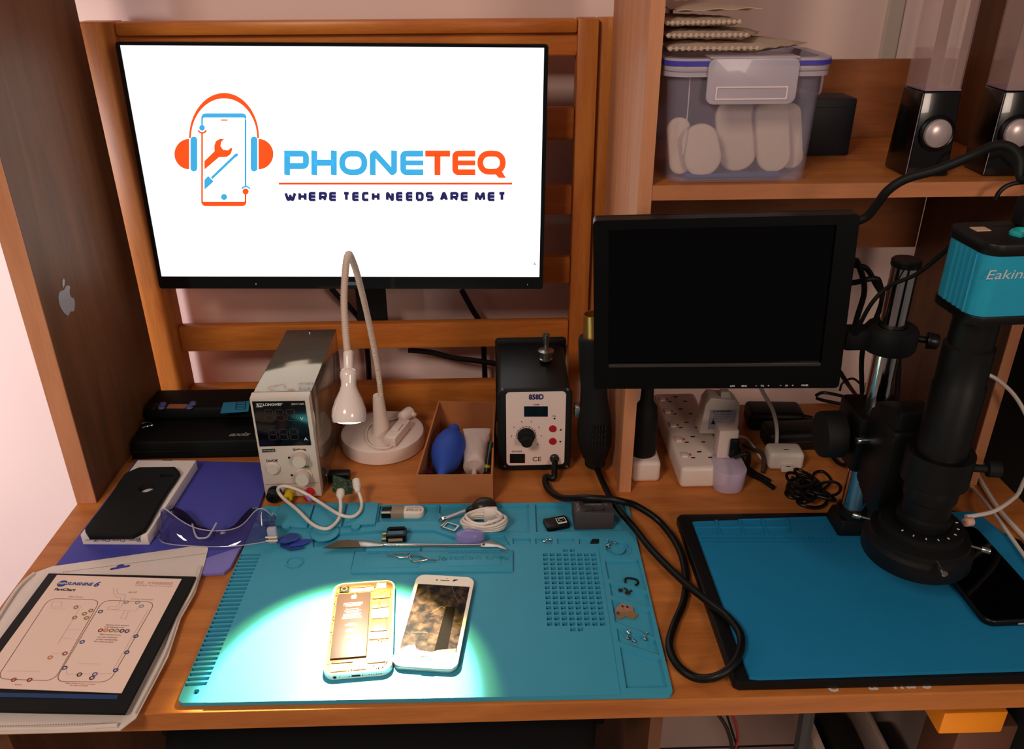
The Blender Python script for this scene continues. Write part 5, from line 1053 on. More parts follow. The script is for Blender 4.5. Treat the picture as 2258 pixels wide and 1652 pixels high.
part('ring_light', MB().lathe([(.028, .073), (.0500, .073), (.0510, .075), (.0505, .090), (.0465, .093), (.0455, .099), (.0385, .102), (.0380, .109), (.0340, .1115), (.0260, .1115), (.0235, .109), (.0235, .079), (.028, .077)], 64, TM), mat('ring_black', (9, 9, 9), .5, noise=.2, bump=.1, bs=700), ms, world=True)
for a in (-95, -30, 150):
    d = V((math.cos(R(a)), math.sin(R(a)), 0)); c0 = V((LXm, LYm, .0965)); part('thumb_screw', MB().cyl(c0+d*.036, c0+d*.0565, .0012, .0012, 10).cyl(c0+d*.0545, c0+d*.0625, .0030, .0030, 16, .0005), M_STL, ms, 'bright thumb screw', world=True)
for i in range(14):
    a = R(-150+i*20)
    d = V((math.cos(a), math.sin(a), 0)); c0 = V((LXm, LYm, .1095)); t_ = V((-d.y, d.x, 0))
    part('scale_mark', MB().hexa([c0+d*.0302-t_*.0005, c0+d*.0302+t_*.0005, c0+d*.0326+t_*.0005, c0+d*.0326-t_*.0005], [p+V((0, 0, .0025)) for p in (c0+d*.0302-t_*.0005, c0+d*.0302+t_*.0005, c0+d*.0326+t_*.0005, c0+d*.0326-t_*.0005)]), M_WINK, ms, world=True, smooth=False)
# camera head
CW, CD = .074, .062; cz0, cz1 = .3325, .402
CMx = TR(LXm+.010, LYm, 0, R(3))
hd = MB().prism(rrect(CW, CD, .013, 8), cz0+.008, cz1-.010, M=CMx)
part('camera_body', hd, mat('turquoise_metal', (50, 174, 206), .35, .3, noise=.06, ns=200), ms, 'turquoise metal camera body', world=True)
for i in range(5): part('fin', MB().box(-CW/2-.0012, -CW/2+.0002, -.018+i*.0072, -.0172+i*.0072, cz0+.008, cz1-.010, M=CMx), mat('fin_light', (84, 186, 212), .3, .4), ms, 'pale cooling fin', world=True)
part('end_cap', MB().prism(rrect(CW+.002, CD+.002, .013, 8), cz0, cz0+.008, .001, M=CMx), M_MIC, ms, world=True)
part('end_cap', MB().prism(rrect(CW+.002, CD+.002, .013, 8), cz1-.010, cz1, .0015, M=CMx), M_MIC, ms, world=True)
part('buttons', MB().tube([CMx @ V((.006+.010*math.cos(R(t)), -.008+.008*math.sin(R(t)), cz1+.0012)) for t in (40, 100, 170, 230)], .0030, 10), mat('turquoise_rubber', (40, 168, 170), .5), ms, 'turquoise rubber button', world=True)
part('buttons', MB().tube([CMx @ V(p+(cz1+.0012,)) for p in ((.012, -.018), (.024, -.018), (.030, -.010), (.024, -.003))], .0030, 10), mat('turquoise_rubber', (40, 168, 170)), ms, 'turquoise rubber button', world=True)
part('buttons', MB().tube([CMx @ V(p+(cz1+.0012,)) for p in ((.010, -.010), (.016, -.008), (.021, -.011))], .0026, 10), mat('turquoise_rubber', (40, 168, 170)), ms, 'turquoise rubber button', world=True)
part('indicator_window', MB().prism(rrect(.013, .011, .001, cx=-.021, cy=.010), cz1, cz1+.0005, M=CMx), mat('window_cream', (226, 190, 158), .3), ms, world=True, smooth=False)
part('port_slot', MB().prism(rrect(.020, .003, .001, cx=.004, cy=.018), cz1, cz1+.0004, M=CMx), M_INK, ms, world=True, smooth=False)
ekv = onp(CMx @ frame((0, -CD/2, 0), (1, 0, 0), (0, 0, 1)), 2222, 606)
text('Eakins', .0112, CMx @ frame((ekv.x, -CD/2-.0002, ekv.y), (1, 0, 0), (0, 0, 1)), mat('silver_print', (196, 198, 200), .5), ms, width=.036, shear=.15, bold=.0)
part('port_plug', MB().box(.014, .034, .010, .026, cz1, cz1+.024, .003, M=CMx), M_BLKM, ms, world=True)
# blue mat lying on the base plate
M_BM = mat('blue_silicone', (26, 132, 178), .6, noise=.05, ns=60, bump=.08, bs=900)
bq = [(.5215, .0085), (.53, .007), (.79, .0095), (.870, .0100), (.872, .20), (.8605, .2495), (.5215, .2435)]
ZB = .0160
b = MB().prism(bq, .0122, ZB); c = MB()
def c8(x, y): p = PZ(1480+x/2.9023, 1080+y/2.9023, ZB); return (p.x, p.y)
cols = [(140, 290), (305, 440), (455, 585), (605, 740)]
for x0, x1 in cols:
    c.prism(okp([c8(x0-2, 232), c8(x1, 230), c8(x1-12, 186), c8(x0-8, 188)]), .0146, .03); c.prism(okp([c8(x0+20, 286), c8(x1+20, 284), c8(x1+6, 238), c8(x0+4, 240)]), .0146, .03)
c.prism(okp([c8(765, 270), c8(1120, 262), c8(1110, 172), c8(750, 184)]), .0146, .03)
for i in range(30):
    x = 196+i*28.5
    for y in (300, 322): c.prism(okp([c8(x+(y-300)*.4, y+14), c8(x+19+(y-300)*.4, y+14), c8(x+18+(y-300)*.4, y), c8(x-1+(y-300)*.4, y)]), .0148, .03)
bmt = solo('blue_silicone_mat', boolean(b, c), M_BM, 'bright blue silicone mat on the black microscope base', 'mat', ang=25)
# black phone on the blue mat
p0, p1 = PZ(2116, 1282, .024), PZ(2168, 1366, .022)
bpz = .0163
BPM = TR(.803, .137, bpz, R(1.5)); bph = thing('black_phone', 'black smartphone lying face up at the right end of the blue mat', 'phone', M=BPM)
part('body', MB().prism(rrect(.074, .150, .011, 8), 0, .0082, .0025, 3), M_BLK, bph)
part('front_glass', MB().prism(rrect(.070, .146, .0095, 8), .0082, .0086), mat('phone_glass', (5, 5, 7), .07, noise=.05), bph, smooth=False)
part('side_slot', MB().box(-.004, .004, -.0755, -.0748, .003, .0048), mat('slot_light', (170, 166, 168), .4), bph)
# desk lettering that the base plate covers
for t, x, y, s_ in (('e', 1838, 1523, .022), ('-', 1886, 1519, .018), ('a', 1926, 1519, .022), ("'", 1962, 1516, .018), ('n', 1982, 1517, .022), ('a', 2009, 1516, .022), ('s', 2044, 1514, .026)):
    p = PZ(x, y, .0008); text(t, s_, frame((p.x, p.y+.0060, .0004), (1, 0, 0), (0, 1, 0)), mat('chalk_white', (216, 206, 202), .8), desk, bold=.0004, shear=.1)
# ------------------------------------------------------------------ power strips, plugs and adapters
M_STR = mat('strip_white', (222, 204, 194), .45, noise=.03, coat=.1)
def strip(name, lb, x0, x1, y0, y1, h, ysock):
    t = thing(name, lb, 'power strip', ((x0+x1)/2, (y0+y1)/2, .0006))
    part('body', MB().box(x0, x1, y0, y1, .0006, h, .006, 3), M_STR, t, world=True)
    for y in ysock:
        cx = (x0+x1)/2
        for dx, dy, r in ((-.011, -.006, .0016), (.011, -.006, .0016), (0, .008, .0018)): part('socket_hole', MB().box(cx+dx-r*1.6, cx+dx+r*1.6, y+dy-r*.7, y+dy+r*.7, h, h+.0003), M_INK, t, world=True, smooth=False)
        part('switch', MB().box(x0+.006, x0+.014, y-.005, y+.005, h, h+.0025, .0008), M_STR, t, world=True)
        part('neon', MB().box(x0+.0165, x0+.0185, y-.001, y+.003, h, h+.001), mat('neon_red', (200, 60, 50), .4), t, world=True)
    return t
strip('power_strip', 'long white power strip with several plugs, behind the blue mat', .5255, .5875, .330, .532, .0315, (.36, .398, .436, .474, .51))
strip('power_strip', 'short white power strip end beside the divider panel, carrying a black plug', .4665, .5035, .345, .50, .0315, (.46,))
bk = thing('black_plug', 'tall black plug standing on the short white strip by the divider', 'plug', (.482, .372, .0317))
part('plug_body', MB().lathe([(.0145, 0), (.0165, .003), (.0160, .050), (.0140, .070), (.0085, .078), (.0075, .10), (0, .101)], 28, TR(.4825, .366, .0317), 1, .85), M_BLKM, bk, world=True)
# lilac see-through shutter plug, chargers
sh = thing('plug_cover', 'cloudy lilac plug cover at the front right corner of the long strip', 'plug cover', (.588, .344, .0006))
part('cover', MB().hexa([(x, y, .0006) for x, y in rrect(.038, .034, .015, 8, .5870, .3330)], [(x, y, .0318) for x, y in rrect(.042, .056, .018, 8, .5870, .340)], .002), mat('lilac_clear', (216, 200, 226), .15, noise=.06, ns=20, alpha=.62, coat=.4), sh, world=True)
wcg = thing('wall_charger', 'white wall charger with printed label plugged upright into the long strip', 'charger', (.578, .41, .032))
C9 = lambda x, y, Y_: PY(1380+x/4.131, 780+y/4.131, Y_)
fy = .405; q0, q1, q2, q3 = C9(715, 430, fy), C9(1050, 445, fy), C9(1020, 745, fy), C9(660, 735, fy)
b = MB(); fw = [(q3.x+.001, q3.z), (q2.x, q2.z), (q1.x, q1.z-.004), (q1.x-.008, q1.z+.004), (q0.x+.008, q0.z+.004), (q0.x+.002, q0.z-.006)]
b.hexa([(x, fy, z) for x, z in fw], [(x, fy+.028, z) for x, z in fw], .003)
part('body', b, M_WHT, wcg, world=True)
nk = [C9(*p, fy+.012) for p in ((850, 400), (950, 400), (935, 325), (855, 325))]; part('cable_plug', MB().hexa([(p.x, fy+.004, p.z) for p in nk], [(p.x, fy+.014, p.z) for p in nk], .001), M_WHT, wcg, world=True)
lb_ = [C9(*p, fy) for p in ((770, 512), (1008, 515), (985, 690), (745, 688))]; part('rating_label', MB().hexa([(p.x, fy-.0001, p.z) for p in lb_], [(p.x, fy-.0005, p.z) for p in lb_]), mat('label_grey', (172, 170, 182), .5), wcg, world=True, smooth=False)
LM = lambda x, y: frame(C9(x, y, fy-.0007), (1, 0, 0), (0, 0, 1))
text('2A POWER SUPPLY', .0036, LM(880, 527), M_INK, wcg, width=.026, bold=.0001)
for i, (t, x, y) in enumerate((('INPUT: 100-240V~ 0.35A', 880, 553), ('OUTPUT: 5V 2.0A', 870, 573), ('MODEL: A-2 CE', 850, 593))): text(t, .0021, LM(x, y), M_INK, wcg, width=.021)
part('warning_mark', MB().hexa([(p.x, fy-.0006, p.z) for p in (C9(775, 640, fy), C9(812, 640, fy), C9(797, 595, fy))], [(p.x, fy-.0008, p.z) for p in (C9(775, 640, fy), C9(812, 640, fy), C9(797, 595, fy))]), M_INK, wcg, world=True, smooth=False)
ucg = thing('small_charger', 'small pale charger in front of the labelled charger with a black plug', 'charger', (.59, .365, .032))
fy2 = .350; r0 = [C9(*p, fy2) for p in ((820, 640), (1000, 690), (1005, 700), (1000, 905), (835, 1000), (800, 760))]
x0, x1 = C9(865, 860, fy2).x, C9(1015, 860, fy2).x; z0_, z1_ = .0322, C9(900, 705, fy2).z
part('body', MB().box(x0-.004, x1, fy2, fy2+.022, z0_, z1_, .002), mat('charger_pale', (210, 190, 182), .3, noise=.03, coat=.2), ucg, world=True)
part('black_plug_end', MB().box(x0+.010, x1+.001, fy2-.006, fy2-.0003, z0_+.004, z1_-.010, .002), M_BLK, ucg, world=True)
solo('charger_cable', MB().tube([V((x0+.016, fy2-.006, z0_+.006)), V((x1+.013, fy2-.006, .042)), PZ(1650, 1040, .008), PZ(1680, 1058, .0065), PZ(1706, 1076, .0055)], .0032, 8), M_RUB, 'short black cable running from the small pale charger onto the desk', 'cable')
solo('white_lead', MB().tube([PZ(1627, 962, .028), PZ(1645, 966, .02), PZ(1662, 985, .0045), PZ(1678, 1010, .0035), PZ(1695, 1020, .0035)], .0018, 8), M_WHT, 'thin white lead curling behind the small pale charger', 'cable')
for i, (cx, cyy, rz, l, w2, z, lb) in enumerate(((.693, .486, R(-4), .078, .044, .0006, 'black power brick lying behind, nearer to the wall'), (.702, .432, R(2), .080, .042, .0006, 'black power brick lying in front, nearest the focus knob'))):
    BM = TR(cx, cyy, z, rz); br = thing('power_brick', lb, 'power adapter', M=BM, group='black power bricks')
    part('brick', MB().box(-l/2, l/2, -w2/2, w2/2, 0, .029, .007, 3), mat('brick_black', (20, 18, 18), .5, noise=.15), br)
    part('seam', MB().box(-l/2+.004, l/2-.004, -w2/2-.0004, -w2/2+.0002, .0155, .0165), mat('seam_light', (64, 60, 58), .4), br)
    part('strain_relief', MB().cyl((l/2-.001, 0, .014), (l/2+.016, 0, .012), .0045, .003, 14), M_RUB, br)
# white network adapter on the desk
nx = thing('white_adapter', 'small white adapter box lying on desk in front of the black bricks', 'adapter', (.673, .372, .0006))
NM = TR(.6745, .381, .0006, R(-3)); nx.matrix_world = NM; WM[nx.name] = NM
part('body', MB().box(-.0235, .0225, -.015, .016, 0, .026, .006, 3), M_WHT, nx); part('slot', MB().box(-.004, .003, -.0045, -.0035, .0258, .0263), M_INK, nx); part('plug', MB().box(-.009, .006, -.025, -.0148, .004, .011, .001), M_WHT, nx); part('plug_mark', MB().box(-.003, .003, -.022, -.0205, .011, .0112), M_INK, nx)
solo('white_usb_cable', MB().tube([PY(1672, 845, .402), PY(1684, 868, .402), PY(1704, 905, .402), PY(1713, 945, .402), PY(1712, 985, .402), PY(1709, 1000, .4015)], .0026, 8), M_WHT, 'white cable arching down in front of the bricks behind small monitor', 'cable')
solo('flat_grey_cable', MB().tube([V(p) for p in ((.634, .428, .004), (.641, .405, .010), (.6445, .39, .016), (.6450, .375, .014), (.640, .358, .0045))], .0028, 8), mat('cable_grey', (74, 62, 58), .5), 'grey twisted cable end beside the white adapter', 'cable')
solo('brick_cable', MB().tube([V(p) for p in ((.60, .50, .05), (.618, .46, .03), (.624, .42, .0050), (.622, .385, .0045), (.628, .36, .0045), (.643, .338, .0045))], .0030, 8), M_RUB, 'black cable slanting over desk from strip to the coiled bundle', 'cable')
# coiled black cable bundle
random.seed(9); cb_ = thing('cable_bundle', 'tangled coil of black cable on desk beside the microscope pole', 'cable', tuple(PZ(1795, 1100, .001)))
for i in range(9):
    cx = PZ(1786+random.uniform(-28, 36), 1095+random.uniform(-20, 18), .004); a0 = random.uniform(0, 6.28); rx_, ry_ = random.uniform(.016, .027), random.uniform(.008, .017); pts = []
    ca, sa = math.cos(a0), math.sin(a0)
    for k in range(9):
        t = 2*math.pi*k/9; u, v = rx_*math.cos(t), ry_*math.sin(t); pts.append((cx.x+u*ca-v*sa, cx.y+u*sa+v*ca, .0060+i*.0026+.002*math.sin(2*t+i)))
    part('cable_loop', MB().tube(pts, .0019, 7, 5, True), M_RUB, cb_, world=True)
part('cable_tie', MB().tube([(cx.x+.006*math.cos(k*1.05), cx.y, .0155+.012*math.sin(k*1.05)) for k in range(6)], .0016, 7, 4, True), M_BLKM, cb_, world=True)
for pts in (((1748, 1052), (1738, 1075), (1733, 1090), (1750, 1098), (1775, 1090)), ((1790, 1070), (1795, 1045), (1815, 1040), (1832, 1060), (1815, 1080))): part('cable_loop', MB().tube([PZ(*p, .006) for p in pts], .0019, 7), M_RUB, cb_, world=True)
# wires hanging behind the pole and the little lead of the camera
def wire(lb, pts, r=.0022, m=None, name='hanging_cable'): return solo(name, MB().tube(pts, r, 8, 7), m or M_RUB, lb, 'cable')
wire('thin black camera lead sagging from the turquoise camera past the pole', [PY(2120, 520, .150), PY(2075, 562, .17), PY(2020, 605, .19), PY(1960, 632, .205), PY(1920, 672, .21), PY(1885, 738, .215)], .0021, name='camera_lead')
wire('black loop of cable behind the small monitor, upper one', [PY(*p, .30) for p in ((1870, 770), (1890, 700), (1906, 640), (1895, 590), (1880, 580))]+[V((.66, .27, .27))], .0032)
wire('black arched cable behind the small monitor beside the pole, going down to the desk', [PY(*p, .32) for p in ((1880, 585), (1910, 592), (1930, 625), (1945, 660), (1925, 720), (1900, 790))]+[V((.752, .335, .06)), V((.748, .36, .012)), V((.745, .40, .0045)), V((.755, .44, .0045))], .0030)
wire('flat black cable crossing sideways behind the small monitor', [PY(*p, .31) for p in ((1855, 628), (1890, 622), (1930, 615), (1944, 640))]+[V((.752, .30, .20)), V((.77, .30, .06)), V((.775, .31, .0045))], .0032)
wire('black cable lying in a flat loop on the desk behind the pole', [PZ(*p, .004) for p in ((1800, 872), (1815, 866), (1850, 872), (1890, 884), (1870, 892), (1820, 884), (1800, 878))], .0026)
wire('black cable curving from the small monitor down onto the desk near the wall', [PY(1852, 820, .36), PY(1868, 845, .38), PZ(1885, 868, .018), PZ(1900, 885, .004), PZ(1925, 898, .004)], .0028)
wire('thin arched black cable right of the small monitor corner', [PZ(1852, 862, .004), PZ(1858, 845, .016), PZ(1880, 835, .02), PZ(1900, 850, .012), PZ(1925, 880, .004), PZ(1935, 905, .004)], .0018)
wp = thing('white_plug', 'white plug on desk behind the focus block', 'plug', tuple(PZ(1960, 875, .001))); p = PZ(1932, 888, .0)
part('body', MB().box(p.x-.012, p.x+.014, p.y-.006, p.y+.024, .0006, .024, .003), M_WHT, wp, world=True)
p = PZ(2048, 868, .0); wp = thing('white_socket_box', 'white plug box at the wall partly behind the microscope tube', 'plug', (p.x, p.y, .001))
part('body', MB().box(p.x-.012, p.x+.022, p.y-.004, p.y+.02, .0006, .03, .003), M_WHT, wp, world=True)
wire('white lead arching from behind the tube towards the pole', [PZ(1985, 900, .004), PZ(1988, 888, .012), PZ(2000, 876, .02), PZ(2008, 874, .018), PZ(2015, 882, .006)], .0028, M_WHT, 'white_lead')
# big black camera cable that arcs over to the small monitor
pl_ = CMx @ V((.024, .018, cz1+.024))
bc = [(pl_.x, pl_.y, pl_.z+.006), (pl_.x+.003, pl_.y+.001, pl_.z+.03)]+[tuple(PY(px, py, y)) for px, py, y in ((2256, 395, .14), (2249, 350, .15), (2228, 325, .16), (2192, 322, .17), (2144, 343, .18), (2070, 373, .19), (1999, 394, .20), (1958, 420, .206), (1932, 453, .215), (1906, 481, .222))]+[tuple(SMF @ V((.114, .068, -.034))), tuple(SMF @ V((.098, .060, -.031)))]
solo('display_cable', MB().tube(bc, .0042, 12, 8), mat('cable_brown', (14, 12, 11), .6), 'thick black cable arching from the microscope camera to the small monitor', 'cable')
wire('thin black cable arching right beside the microscope camera under the shelf', [PY(*p, .30) for p in ((2195, 440), (2205, 422), (2225, 408), (2258, 402), (2300, 410))]+[PY(2330, 520, .31), V((.99, .31, .003))], .0024, name='shelf_cable')
# ring light leads and white cables at the right
for a, e, lb in (((1990, 1140, .088), (1920, 1108, .088), 'pinkish plug on a lead at the left of the ring light'), ((2110, 1155, .088), (2142, 1150, .086), 'pinkish plug on a lead at the right of the ring light')):
    s_, t_ = PZ(*a), PZ(*e); d = (t_-s_)
    tg = thing('led_lead_plug', lb, 'plug', tuple(t_)); part('sleeve', MB().cyl(s_+d*.55, t_, .0046, .0050, 16, .0006), mat('plug_pink', (216, 170, 154), .5), tg, world=True); part('pin', MB().cyl(s_, s_+d*.56, .0014, .0014, 8), M_STL, tg, world=True)
wire('white cable curving from the ring light to the right edge', [PZ(2130, 1139, .09), PZ(2150, 1137, .088), PZ(2195, 1126, .08), PZ(2240, 1095, .075), PZ(2300, 1040, .07), V((.99, .16, .05)), V((1.0, .12, -.2))], .0023, M_WHT, 'white_cable')
wire('thick white cable running down the desk edge, right one of the pair', [PZ(2115, 985, .004), PZ(2150, 1040, .004), PZ(2200, 1120, .004), PZ(2258, 1185, .004), PZ(2330, 1270, .004)], .0030, M_WHT, 'white_cable')
wire('thinner white cable running down the desk edge, left one of the pair', [PZ(2143, 1074, .0035), PZ(2150, 1082, .0045), PZ(2190, 1130, .0195), PZ(2258, 1225, .0200), PZ(2330, 1330, .0200)], .0022, M_WHT, 'white_cable')
wire('white cable arching in front of the right panel front edge', [PY(2172, 823, .305), PY(2200, 838, .30), PY(2235, 870, .295), PY(2262, 915, .29), PY(2290, 990, .285), PY(2300, 1060, .28)], .0024, M_WHT, 'white_cable')
# black mass added to fill the dark gap beyond the right panel
bgm = MB(); lv = [(-.73, .045), (-.48, .04), (-.36, 0), (-.2, .0), (.1, .01), (.35, .02), (.55, .05), (.62, .09)]
rngs = []
for z, ins in lv: rngs.append([(x, y, z) for x, y in rrect(.42-2*ins, .46-2*ins, .06, 6, 1.2, .38)])
vs = [p for r in rngs for p in r]; n = len(rngs[0]); fs = [[k*n+i, k*n+(i+1) % n, (k+1)*n+(i+1) % n, (k+1)*n+i] for k in range(len(rngs)-1) for i in range(n)]+[list(range(n))[::-1], [(len(rngs)-1)*n+i for i in range(n)]]
solo('dark_filler', MB().raw(vs, fs), mat('filler_black', (9, 9, 10), .8, noise=.3, ns=8, bump=.4, bs=14), 'tall black filler mass added for the dark gap beyond the right desk panel', 'bag', ang=60)
# ------------------------------------------------------------------ things on the shelf
SH = .3903
M_TUB = mat('tub_clear', (206, 200, 226), .1, noise=.03, alpha=.16, coat=.5); M_LID = mat('tub_lid', (206, 192, 204), .3, noise=.03, alpha=.7, coat=.2)
tb = thing('plastic_tub', 'clear lidded plastic tub with blue seal standing at the shelf left end', 'tub', (.55, .39, SH))
bo, to = rrect(.148, .118, .018, 8, .5555, .3925), rrect(.158, .140, .020, 8, .5505, .3935)
n = len(bo); vs = [(x, y, SH+.0006) for x, y in bo]+[(x, y, SH+.112) for x, y in to]; fs = [list(range(n))]+[[i, (i+1) % n, n+(i+1) % n, n+i] for i in range(n)]
part('container', shell([V(v) for v in vs], fs, .0018), M_TUB, tb, world=True)
part('rim', MB().ring(rrect(.168, .150, .022, 8, .5505, .3935), rrect(.152, .134, .019, 8, .5505, .3935), SH+.1085, SH+.1130), M_LID, tb, world=True)
lz = SH+.1132
ld = part('lid', MB().prism(rrect(.168, .150, .022, 8, .5505, .3935), lz, lz+.0055, .001).ring(rrect(.170, .152, .023, 8, .5505, .3935), rrect(.150, .132, .018, 8, .5505, .3935), lz+.0055, lz+.0125), M_LID, tb, world=True)
part('seal', MB().ring(rrect(.1712, .1532, .0236, 8, .5505, .3935), rrect(.166, .148, .022, 8, .5505, .3935), lz+.0058, lz+.0102), mat('seal_blue', (74, 66, 170), .4), tb, 'blue sealing strip', world=True)
y0 = .3935-.0768
cl = MB().prism(rrect(.090, .044, .008, 6), -.0016, .0016, .001, M=frame((.5520, y0-.001, lz-.0085), (1, 0, 0), (0, 0, 1)))
cl.box(.5080, .5960, y0-.0030, y0+.02, lz+.0126, lz+.0146, .0006)
part('front_clip', cl, M_LID, tb, world=True)
part('clip_window', MB().ring(rrect(.072, .0125, .001), rrect(.069, .0100, .001), .0017, .0024, frame((.5520, y0-.001, lz-.0195), (1, 0, 0), (0, 0, 1))), mat('clip_edge', (236, 216, 214), .3), tb, world=True)
x1 = .5505+.0858; part('side_clip', MB().prism(rrect(.075, .042, .008, 6), -.0016, .0016, .001, M=frame((x1+.0010, .3935, lz-.0085), (0, 1, 0), (0, 0, 1))), M_LID, tb, world=True)
part('mould_line', MB().tube([PY(1522, 165, .333), PY(1516, 250, .335), PY(1505, 340, .337)], .0006, 6), mat('clip_edge', (236, 216, 214)), tb, world=True)
# padded white gloves folded in the tub
M_PAD = mat('pad_white', (226, 200, 178), .85, noise=.03, bump=.1, bs=400)
def pad_(lb, px, ptop, pbot, wpx, y, lean=0):
    c_b, c_t = PY(px, pbot, y), PY(px+lean, ptop, y); zb_ = max(c_b.z, SH+.004); wd = (PY(px+wpx/2, (ptop+pbot)/2, y)-PY(px-wpx/2, (ptop+pbot)/2, y)).length
    h = c_t.z-zb_; nM = frame(((c_b.x+c_t.x)/2, y, zb_+h/2), (1, 0, -(c_t.x-c_b.x)/h), (0, 0, 1))
    b = MB().prism(rrect(wd, h, wd*.48, 10), -.004, .004, .0030, 3, M=nM); return solo('white_pad', b, M_PAD, lb, 'pad', 'white rounded pads in the tub')
pad_('widest tall white pad standing in the middle of the tub', 1625, 212, 400, 88, .368, -6)
pad_('tall white pad right of the middle one inside the tub', 1705, 210, 398, 74, .360, -6)
pad_('shorter white pad at the far right inside the tub', 1742, 226, 392, 52, .376, -4)
pad_('short leaning white pad at the front left inside the tub', 1555, 272, 402, 82, .346, -20)
pad_('narrow white pad edge at the far left inside the tub', 1502, 258, 396, 52, .356, -8)
pad_('white pad lying half hidden between the left and middle pads', 1590, 275, 395, 60, .388, 8)
solo('folded_blue_sheet', MB().box(.50, .602, .342, .352, SH+.0030, SH+.0075, .001), mat('sheet_blue', (74, 84, 130), .5), 'folded blue sheet on the bottom of the tub', 'sheet')
# padded mailers on the lid
M_ENV = mat('mailer_paper', (196, 172, 154), .75, noise=.05, ns=20, bump=.15, bs=60)
def mailer(lb, pts, z0, hs, th_, bub=False):
    vs = []
    for (x, y), h in zip(pts, hs): vs.append(V((x, y, z0+h)))
    b = MB(); N_ = 10; g = []
    for j in range(N_+1):
        for i in range(N_+1):
            u, v = i/N_, j/N_; p = vs[0]*(1-u)*(1-v)+vs[1]*u*(1-v)+vs[2]*u*v+vs[3]*(1-u)*v; e = min(u, 1-u, v, 1-v)*2
            g.append(p+V((0, 0, th_*min(1, e*4)*.5+.0008*math.sin(i*1.7+j*2.3))))
    m2 = len(g); g += [p-V((0, 0, 2*(th_*min(1, min(i % 11/10, 1-i % 11/10, (i//11)/10, 1-(i//11)/10)*8)*.5)+.0006)) for i, p in enumerate(list(g))]
    fs = []
    for j in range(N_):
        for i in range(N_): a = j*11+i; fs += [[a, a+1, a+12, a+11], [m2+a, m2+a+11, m2+a+12, m2+a+1]]
    for i in range(N_):
        for a, c in ((i, i+1), (110+i+1, 110+i), (11*(i+1), 11*i), (11*i+10, 11*(i+1)+10)): fs.append([a, m2+a, m2+c, c])
    b.raw(g, fs)
    if bub:
        for i in range(15):
            p = vs[0]+(vs[1]-vs[0])*((i+.5)/15); b.lathe([(.0024, -.0016), (.0016, -.0003), (0, .0000)], 10, Matrix.Translation((p.x, p.y-.0006, p.z)) @ Matrix.Rotation(R(90), 4, 'X'))
    return solo('padded_mailer', b, M_ENV, lb, 'envelope', 'padded mailers on the tub lid', ang=50)
zt = lz+.0136
mailer('bottom padded mailer of the pile, sloping down to the right over the lid', [(.468, .328), (.560, .328), (.632, .40), (.478, .46)], zt+.006, (.001, .001, -.001, .008), .009, True)
mailer('second padded mailer from the bottom with bubble edge', [(.466, .330), (.548, .329), (.585, .42), (.474, .45)], zt+.0190, (0, .0, -.004, .002), .008, True)
mailer('third padded mailer of the pile, its bubbles showing at front', [(.465, .334), (.540, .331), (.558, .43), (.470, .45)], zt+.0300, (0, .001, -.003, .001), .007, True)
mailer('topmost plain mailer of the pile with one pointed right corner', [(.478, .345), (.561, .340), (.528, .45), (.466, .46)], zt+.0400, (.001, .003, .004, .004), .004)
# wall box behind, speakers
p0, p1 = PZ(1795, 333, SH), PZ(1857, 330, SH)
bb_ = thing('dark_box', 'small dark box on the shelf between the tub and the speakers', 'box', (.705, .485, SH)); 
part('body', MB().box(.660, .7225, .458, .505, SH+.0003, SH+.066, .002), mat('dark_navy', (20, 20, 30), .55, noise=.15), bb_, world=True); part('lid_line', MB().box(.6598, .7227, .4578, .459, SH+.056, SH+.0565), M_INK, bb_, world=True)
M_SPK = mat('speaker_black', (12, 11, 12), .22, noise=.1, coat=.4); M_ACR = mat('acrylic', (214, 186, 182), .06, noise=.02, alpha=.24, coat=.6)
def speaker(lb, x, y, rz):
    SMx = TR(x, y, SH, rz); t = thing('water_speaker', lb, 'speaker', M=SMx, group='tall water speakers on the shelf')
    part('cabinet', MB().hexa([(-.0235, -.026, .0004), (.0235, -.026, .0004), (.0235, .026, .0004), (-.0235, .026, .0004)], [(-.0205, -.0225, .088), (.0205, -.0225, .088), (.0205, .0225, .088), (-.0205, .0225, .088)], .002), M_SPK, t)
    Mq = frame((.001, -.0262, .046), (1, 0, 0), (0, .06, 1)); part('driver_ring', MB().lathe([(.0185, -.002), (.0190, .001), (.0172, .0028), (.0150, .001)], 32, Mq), M_BLK, t); part('driver_dome', MB().lathe([(.0150, .0012), (.0142, .0040), (.010, .0062), (.005, .0072), (0, .0075)], 32, Mq), mat('dome_silver', (196, 180, 180), .3, .4, noise=.04), t, 'silver dome')
    part('water_tube', MB().ring(rrect(.0395, .0435, .002, 2), rrect(.0365, .0405, .001, 2), .0885, .30), M_ACR, t)
    part('tube_floor', MB().box(-.0195, .0195, -.0215, .0215, .0885, .0900), mat('floor_violet', (150, 120, 150), .3), t)
    part('back_strip', MB().box(.003, .0150, .0170, .0196, .0905, .298), mat('strip_brown', (120, 78, 58), .5, noise=.1), t)
    part('water_level', MB().box(-.0180, .0180, -.0200, .0165, .0905, .128), mat('water_pink', (200, 160, 150), .05, noise=.02, alpha=.22), t)
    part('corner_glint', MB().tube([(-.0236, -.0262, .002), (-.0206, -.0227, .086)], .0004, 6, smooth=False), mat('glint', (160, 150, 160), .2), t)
    return t
speaker('tall water speaker with silver dome, left one of the pair on the shelf', .7645, .3745, R(1))
speaker('tall water speaker with silver dome, right one of the pair on the shelf', .8515, .372, R(-3))
solo('wall_cable', MB().tube([PY(1480, -60, .690), PY(1480, 0, .690), PY(1480, 20, .690), PY(1478, 60, .688), PY(1475, 150, .685)], .0028, 8), M_RUB, 'short black cord on the wall above the padded mailers', 'cord')
